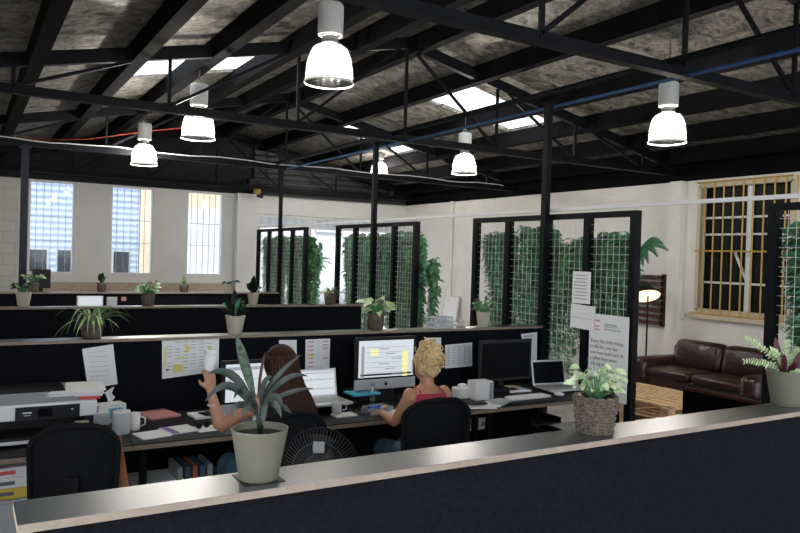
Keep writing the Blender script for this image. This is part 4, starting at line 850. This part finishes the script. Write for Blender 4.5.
for (u, v, w, d_2, h_, m_, lab, nm) in ((580, 437, .34, .3, .36, 'white_plastic', 'white slotted box under the right desk end', 'white_crate'), ):
    p = onY(575, 420, 4.15); t = thing(nm, lab, 'crate', (p.x-.02, 4.17, .18), 0, None, None, .8); MB().box((0, 0, h_/2), (w, d_2, h_)).build('body', m_, t, bevel=.01)
    for j in range(9): MB().box((-.14+j*.035, -d_2/2-.001, h_/2), (.004, .004, h_*.85)).build('groove', 'grey_plastic', t)
    MB().bb((-.2, -.16, -.225), (.2, .16, 0)).build('plinth', 'plastic_black', t)
p = onY(541, 420, 4.2); t = thing('letter_tray', 'stack of black letter trays under the right desk', 'tray', (p.x, 4.25, .30), 0, None, None, .9)
for j in range(3): MB().box((0, 0, .04+j*.1), (.32, .26, .012)).box((-.155, 0, .06+j*.1), (.01, .26, .05)).box((.155, 0, .06+j*.1), (.01, .26, .05)).build('tray', 'plastic_black', t)
MB().bb((-.17, -.13, -.333), (.17, .13, .03)).build('pedestal', 'timber_dark', t)
for (u, Y, z, w, lab) in ((162, 4.25, .34, .36, 'pale paper pack on the floor shelf under the dark haired woman desk'), (226, 4.3, .30, .22, 'white paper pack lower under the dark haired woman desk')):
    p = onY(u, 440, Y); t = thing('paper_pack', lab, 'paper', (p.x, Y, z)); MB().box((0, 0, .06), (w, .24, .12)).build('pack', 'paper', t, bevel=.004); MB().bb((-w/2, -.12, -z), (w/2, .12, 0)).build('shelf_box', 'timber_dark', t)
p = onY(184, 440, 4.2); t = thing('hanging_files', 'bundle of coloured files standing under the desk', 'files', (p.x+.04, 4.2, 0), 0, None, None, .85); 
for j, m_ in enumerate(('grey_plastic', 'denim', 'terracotta', 'denim', 'grey_plastic')): MB().box((j*.05-.1, 0, .40), (.03, .26, .46), rz=0).build('file', m_, t)
MB().bb((-.15, -.13, 0), (.16, .13, .17)).build('stand', 'timber_dark', t)
p = onY(470, 430, 4.7); t = thing('power_board', 'white power outlet strip below the right desks', 'socket', (p.x, 4.695, .42)); MB().box((0, -.0, 0), (.4, .03, .09)).build('strip', 'white_plastic', t, bevel=.006)
for j in range(3): MB().box((-.12+j*.12, -.018, 0), (.04, .01, .04)).build('outlet', 'grey_plastic', t)
# ================================================================== CHAIRS
def office_chair():
    t = thing('office_chair', None, 'chair')       # faces +Y
    # backrest: rounded shield, curved, at y=-.22
    k = MB(); n = 24; m2 = 16; vs = []; fs = []
    for i in range(m2+1):
        q = i/m2; z = .47+.46*q; ww = .225*(1-.10*(1-q))*(1-max(0, (q-.72)/.28)**3*.35)*(1-max(0, (.12-q)/.12)**2*.2)
        for j in range(n+1):
            s_ = -1+2*j/n; zz = z-max(0, q-.7)*.10*abs(s_)**3; vs.append((s_*ww, -.24+.06*s_*s_-.05*(q-.35)**2, zz))
    for i in range(m2):
        for j in range(n): a = i*(n+1)+j; fs.append((a, a+1, a+n+2, a+n+1))
    k.add(vs, fs); o = k.build('backrest', 'chair_fabric', t, True); s_ = o.modifiers.new('s', 'SOLIDIFY'); s_.thickness = .045; b = o.modifiers.new('b', 'BEVEL'); b.width = .015; b.segments = 3; b.limit_method = 'ANGLE'
    k = MB(); P = [vs[i*(n+1)] for i in range(m2+1)]+[vs[m2*(n+1)+j] for j in range(1, n)]+[vs[i*(n+1)+n] for i in range(m2, -1, -1)]
    k.tube([(x*1.01, y-.012, z) for x, y, z in P], .014, 8); k.build('back_frame', 'chair_fabric', t, True)
    k = MB(); k.rings([(0, .02, .42, .20, .20), (0, .02, .43, .245, .235), (0, .02, .465, .25, .24), (0, .02, .485, .22, .21)], 32); k.build('seat', 'chair_fabric', t, True)
    MB().bar((0, -.18, .40), (0, -.30, .46), .06, .015).bar((0, -.295, .44), (0, -.275, .72), .06, .02).bar((0, -.2, .40), (0, .05, .40), .06, .03).build('back_bracket', 'chair_fabric', t)
    MB().tube([(0, 0, .10), (0, 0, .26)], .03, 12).tube([(0, 0, .26), (0, 0, .41)], .018, 12).build('gas_lift', 'plastic_black', t)
    for i in range(5):
        a = 2*PI*i/5+.3; c, s_ = math.cos(a), math.sin(a); l = MB().bar((c*.02, s_*.02, .11), (c*.28, s_*.28, .085), .04, .03).build('leg', 'plastic_black', t)
        MB().tube([(c*.28-s_*.02, s_*.28+c*.02, .03), (c*.28+s_*.02, s_*.28-c*.02, .03)], .03, 12).tube([(c*.28, s_*.28, .04), (c*.28, s_*.28, .085)], .008, 6).build('caster', 'plastic_black', l)
    return t
c0 = office_chair(); cg = 'black office chairs along the desks'
p = onY(74, 440, 3.36); c0.location = (p.x+.055, 3.66, 0); c0.scale = (.82, .96, 1.05); tag(c0, 'black office chair with empty seat at the left in front of the printer', group=cg); c0.rotation_euler.z = -.2
for (u, rz, lab, Y) in ((289, 0.0, 'black office chair carrying the dark haired woman', 3.62), (443, -.1, 'black office chair carrying the blonde woman', 3.62), (601, .9, 'black office chair half hidden behind the basket plant', 3.55)):
    p = onY(u, 440, Y-.24); c = copy_tree(c0); c.location = (p.x, Y, 0); c.rotation_euler.z = rz; c['label'] = lab; c.scale = (.96, 1, 1.03)
# desk fan
p = onY(320, 466, 2.9); t = thing('pedestal_fan', 'round black wire guarded fan standing behind the foreground partition', 'fan', (p.x, p.y, 0), YAW-PI/2)
zc = p.z; Rf = 37.5*scl(p); k = MB()
for i in range(64):
    a = 2*PI*i/64; c, s_ = math.cos(a), math.sin(a)
    k.tube([(c*Rf*q, -.07*(1-q*q)**.5 if q < 1 else 0, zc+s_*Rf*q) for q in (.14, .4, .7, .9, 1)], .0011, 3, cap=False)
for q in (.14, .4, .7): k.tube([(math.cos(a)*Rf*q, -.07*(1-q*q)**.5, zc+math.sin(a)*Rf*q) for a in [2*PI*i/40 for i in range(41)]], .0013, 4)
mat('guard_grey', (.08, .08, .085), .4); k.build('front_guard', 'guard_grey', t)
k = MB()
for i in range(64):
    a = 2*PI*i/64; c, s_ = math.cos(a), math.sin(a)
    k.tube([(c*Rf*q, .07*(1-q*q)**.5, zc+s_*Rf*q) for q in (.14, .5, .85, 1)], .0011, 3, cap=False)
k.build('rear_guard', 'steel_black', t)
MB().tube([(math.cos(a)*Rf, 0, zc+math.sin(a)*Rf) for a in [2*PI*i/48 for i in range(49)]], .006, 6).build('rim', 'steel_black', t, True)
for i in range(3):
    a = 2*PI*i/3+PI/2; k = MB(); vs = []; fs = []
    for r_ in range(5):
        rr = .03+(Rf*.85-.03)*r_/4
        for j in range(5): b = a+(-.55+1.1*j/4)*(.6+.4*r_/4); vs.append((rr*math.cos(b), (-.025+.05*j/4), zc+rr*math.sin(b)))
    for r_ in range(4):
        for j in range(4): q = r_*5+j; fs.append((q, q+1, q+6, q+5))
    k.add(vs, fs); o = k.build('blade', 'plastic_black', t, True); o.modifiers.new('s', 'SOLIDIFY').thickness = .003
MB().box((0, -.075, zc+Rf*.62), (.05, .005, .05)).build('badge', 'grey_plastic', t, bevel=.004)
MB().tube([(0, -.02, zc), (0, .14, zc)], .05, 16).build('motor', 'steel_black', t); MB().tube([(0, .12, zc), (0, .12, .03)], .015, 10).build('pole', 'steel_black', t); MB().lathe([(0, 0), (.2, 0), (.2, .02), (.03, .045), (0, .05)], (0, .12, 0), n=28).build('base', 'steel_black', t)
# ================================================================== PEOPLE
def bake(mb, name, m, parent, voxel=.008, smooth_it=4):
    o = mb.build(name, m, None, True)
    r = o.modifiers.new('r', 'REMESH'); r.mode = 'VOXEL'; r.voxel_size = voxel; r.use_smooth_shade = True
    s_ = o.modifiers.new('s', 'SMOOTH'); s_.iterations = smooth_it; s_.factor = .5
    dg = bpy.context.evaluated_depsgraph_get(); me = bpy.data.meshes.new_from_object(o.evaluated_get(dg)); bpy.data.objects.remove(o)
    me.materials.clear(); me.materials.append(MATS[m]); me.polygons.foreach_set('use_smooth', [True]*len(me.polygons))
    n = bpy.data.objects.new(name, me); sc.collection.objects.link(n); n.parent = parent; return n
def hand(mb, wrist, dirv, palmn, curl=.5, side=1):
    d = Vector(dirv).normalized(); nrm = Vector(palmn); nrm = (nrm-d*nrm.dot(d)).normalized(); s_ = d.cross(nrm)*side; w = Vector(wrist)
    mb.tube([w-d*.02, w+d*.02, w+d*.055, w+d*.088], [.024, .030, .038, .034], 12, flat=.5) if False else None
    # palm as flattened loft
    vs = []; fs = []; n = 12; seg = [(0, .026, .020), (.03, .036, .016), (.065, .041, .014), (.09, .038, .011)]
    for (q, a, b) in seg:
        for j in range(n): an = 2*PI*j/n; vs.append(w+d*q+s_*a*math.cos(an)+nrm*b*math.sin(an))
    for i in range(3):
        for j in range(n): fs.append((i*n+j, i*n+(j+1) % n, (i+1)*n+(j+1) % n, (i+1)*n+j))
    fs += [tuple(range(n))[::-1], tuple(range(3*n, 4*n))]; mb.add(vs, fs)
    for i, (off, ln) in enumerate(((-.030, .060), (-.010, .072), (.010, .068), (.028, .054))):
        b = w+d*.082+s_*off; a1 = curl*.5; a2 = curl*1.2; a3 = curl*1.7
        p1 = b+(d*math.cos(a1)+nrm*math.sin(a1))*ln*.45; p2 = p1+(d*math.cos(a2)+nrm*math.sin(a2))*ln*.3; p3 = p2+(d*math.cos(a3)+nrm*math.sin(a3))*ln*.25
        mb.tube([b-d*.01, b, p1, p2, p3], [.009, .0095, .0088, .008, .006], 8)
    tb = w+d*.03-s_*.03; t1 = tb+(d*.6-s_*.7+nrm*.3).normalized()*.035; t2 = t1+(d*.85-s_*.1+nrm*.5).normalized()*.03; mb.tube([w+d*.02-s_*.01, tb, t1, t2], [.014, .013, .011, .008], 8)
def person(label, loc, rz, arms, skin, torso_tilt=0, head_turn=0):
    t = thing('person', label, 'person', loc, rz); b = MB(); f = lambda z: torso_tilt*(z-.5)
    b.rings([(0, 0, .46, .12, .10), (0, 0, .50, .165, .125), (0, 0, .56, .17, .12), (0, f(.66), .66, .140, .098), (0, f(.74), .74, .128, .092), (0, f(.84), .84, .148, .105), (0, f(.93), .93, .165, .105), (0, f(.99), .99, .160, .085), (0, f(1.03), 1.025, .105, .065), (0, f(1.05), 1.05, .055, .052)], 28)
    b.tube([(0, f(1.0), 1.02), (0, f(1.07)+.005, 1.08), (0, f(1.12)+.015, 1.14)], [.056, .050, .052], 16)
    hc = Vector((0, f(1.2)+.02, 1.185)); b.ball(hc, .1, 20, sc3=(.76, .93, 1.12)); b.ball(hc+Vector((0, .035, -.05)), .07, 16, sc3=(.82, .85, .95))
    b.tube([hc+Vector((0, .088, .012)), hc+Vector((0, .112, -.022))], [.010, .015], 8)
    for s_ in (-1, 1):
        b.ball(hc+Vector((s_*.077, 0, -.01)), .022, 10, sc3=(.4, .8, 1.3)); b.ball((s_*.150, f(1.0), .985), .052, 14)
        b.tube([(s_*.09, .0, .53), (s_*.10, .22, .545), (s_*.10, .44, .53)], [.085, .078, .06], 16); b.tube([(s_*.10, .44, .53), (s_*.10, .43, .30), (s_*.10, .40, .09)], [.06, .05, .035], 14)
        b.tube([(s_*.10, .37, .05), (s_*.10, .50, .035), (s_*.10, .58, .03)], [.036, .036, .022], 12)
    for (sh, el, wr, hd, pn, curl, sd) in arms:
        sh, el, wr = Vector(sh), Vector(el), Vector(wr); b.tube([sh, sh.lerp(el, .35), sh.lerp(el, .8), el], [.050, .046, .038, .037], 14); b.tube([el, el.lerp(wr, .3), wr], [.037, .037, .024], 14); hand(b, wr, hd, pn, curl, sd)
    t.scale = (.95, .95, .95); t.location.z = .02
    body = bake(b, 'body', skin, t, .008, 3)
    for s_ in (-1, 1):
        MB().ball(hc+Vector((s_*.030, .083, .008)), .011, 10).build('eye', 'paper', t, True)
    mat('lips', (.45, .12, .11), .5); MB().ball(hc+Vector((0, .092, -.055)), .018, 10, sc3=(1.1, .4, .4)).build('mouth', 'lips', t, True)
    j = MB(); j.rings([(0, 0, .45, .125, .105), (0, 0, .50, .175, .133), (0, 0, .57, .178, .128), (0, f(.64), .64, .155, .112)], 28)
    for s_ in (-1, 1):
        j.tube([(s_*.09, .0, .53), (s_*.10, .22, .545), (s_*.10, .44, .53), (s_*.10, .46, .50)], [.092, .087, .070, .065], 16); j.tube([(s_*.10, .445, .54), (s_*.10, .44, .32), (s_*.10, .40, .10)], [.068, .058, .048], 14)
    bake(j, 'jeans', 'denim', t, .01, 2)
    for s_ in (-1, 1):
        MB().tube([(s_*.10, .355, .05), (s_*.10, .40, .06), (s_*.10, .50, .045), (s_*.10, .60, .035)], [.04, .047, .044, .028], 12).box((s_*.10, .48, .008), (.085, .27, .016)).build('shoe', 'shoe', t, True)
    return t, hc, f
# dark haired woman, left arm raised with a white cup
p = onY(281.5, 400, 3.68)
t, hc, f = person('person with long straight brown hair seated at desk raising a cup', (p.x, 3.70, 0), .12,
   [((-.155, .0, .985), (-.27, .20, .82), (-.31, .25, 1.02), (-.05, .10, 1), (-.2, 1, 0), .9, -1), ((.155, 0, .985), (.26, .12, .80), (.16, .36, .80), (-.1, 1, 0), (0, 0, -1), .5, 1)], 'skin')
k = MB(); k.rings([(0, f(.62), .62, .155, .112), (0, f(.74), .74, .140, .103), (0, f(.84), .84, .158, .115), (0, f(.93), .93, .165, .113), (0, f(.99), .985, .14, .092), (0, 0, 1.0, .12, .08)], 28); bake(k, 'sleeveless_top', 'top_stripe', t, .008, 2)
k = MB(); k.ball(hc+Vector((0, -.018, .010)), .106, 24, sc3=(.92, .93, 1.06))
k.rings([(0, hc.y-.045, 1.24, .090, .075), (0, hc.y-.065, 1.16, .096, .062), (0, hc.y-.10, 1.08, .112, .050), (.005, hc.y-.125, 1.02, .138, .045), (.005, hc.y-.145, .95, .165, .04), (.005, hc.y-.15, .88, .170, .036), (.005, hc.y-.145, .80, .150, .03), (.005, hc.y-.14, .76, .12, .02)], 32)
bake(k, 'hair', 'hair_brown', t, .007, 3)
k = MB(); rnd = random.Random(6); SB = .95
for i in range(60):
    a = rnd.uniform(-1, 1); P = [hc+Vector((a*.06, -.05, .085)), hc+Vector((a*.09, -.095+.05*a*a, .0)), Vector((a*.105, hc.y-.142+.04*a*a, 1.08)), Vector((a*.155, hc.y-.178+.04*a*a, .95)), Vector((a*.163, hc.y-.178+.04*a*a, .84)), Vector((a*.145+rnd.uniform(-.01, .01), hc.y-.165+.03*abs(a)**2, rnd.uniform(.74, .79)))]
    k.tube(P, [.006, .010, .011, .012, .010, .003], 6)
k.build('hair_strands', 'hair_brown', t, True)
MB().tube([Vector((-.300, .236, .95))+Vector((.031*math.cos(a), .031*math.sin(a), .006*math.cos(a))) for a in [2*PI*i/20 for i in range(21)]], .0035, 6).build('bracelet', 'silver', t, True)
cp = Vector((p.x-.325, 3.70+.25, 1.08)); t = thing('white_cup', 'white cup with lid held up by the dark haired woman', 'cup', cp); t.rotation_euler = (-.1, .15, 0)
MB().lathe([(0, 0), (.027, 0), (.036, .11), (0, .11)], n=24).build('cup', 'paper', t, True); MB().lathe([(.038, .108), (.038, .12), (.032, .13), (0, .13)], n=24).build('lid', 'white_plastic', t, True)
# blonde woman
p = onY(428.5, 400, 3.70)
BL = t, hc, f = person('person with curly blonde updo in a red strap top seated at the computer', (p.x, 3.70, 0), 0,
   [((-.155, .0, .985), (-.22, .10, .80), (-.17, .36, .80), (.15, 1, 0), (0, 0, -1), .5, -1), ((.155, 0, .985), (.24, .14, .78), (.12, .38, .80), (-.1, 1, 0), (0, 0, -1), .5, 1)], 'skin_tan', .04)
t.scale = (.82, .92, .91)
k = MB(); k.rings([(0, f(.60), .60, .158, .118), (0, f(.74), .74, .138, .102), (0, f(.84), .84, .158, .115), (0, f(.93), .955, .168, .108), (0, f(.98), 1.0, .148, .088)], 32); bake(k, 'strap_top', 'cami_red', t, .008, 1)
for s_ in (-1, 1): MB().tube([(s_*.115, f(.9)-.078, .875), (s_*.105, f(1.)-.082, .96), (s_*.095, f(1.03)-.045, 1.025), (s_*.095, f(1.03)+.03, 1.035), (s_*.10, f(.95)+.09, .95), (s_*.10, f(.9)+.1, .88)], .006, 6, flat=.5).build('strap', 'cami_red', t, True)
k = MB(); k.ball(hc+Vector((0, -.012, .018)), .108, 24, sc3=(.80, .92, 1.06)); k.ball(hc+Vector((.01, -.07, .06)), .075, 18); k.ball(hc+Vector((0, -.085, -.01)), .06, 16, sc3=(1, .8, 1.2)); bake(k, 'hair', 'hair_blonde', t, .008, 1)
k = MB(); rnd = random.Random(21)
for i in range(130):
    th = rnd.uniform(0, 2*PI); ph = rnd.uniform(-.5, 1.5); r_ = .10
    c = hc+Vector((r_*.85*math.cos(th)*math.cos(ph), -.035+r_*1.0*math.sin(th)*math.cos(ph), .03+r_*1.05*math.sin(ph)))
    if c.y > hc.y+.045 and c.z < hc.z+.05: continue
    c = c+Vector((rnd.uniform(-.012, .012), rnd.uniform(-.014, .006), rnd.uniform(-.012, .022))); rr = rnd.uniform(.010, .026); ax = Vector((rnd.uniform(-1, 1), rnd.uniform(-1, 1), rnd.uniform(-1, 1))).normalized(); u_ = ax.orthogonal().normalized(); v_ = ax.cross(u_)
    P = [c+u_*rr*math.cos(a)+v_*rr*math.sin(a)+ax*a*.004 for a in [j*.6 for j in range(12)]]; k.tube(P, .0045, 5)
k.build('curls', 'hair_blonde', t, True)
k = MB()
for s_ in (-1, 1): k.tube([hc+Vector((s_*.075, .05, .02)), hc+Vector((s_*.082, .055, -.03)), hc+Vector((s_*.075, .045, -.08))], [.005, .004, .002], 5)
k.build('loose_lock', 'hair_blonde', t, True)
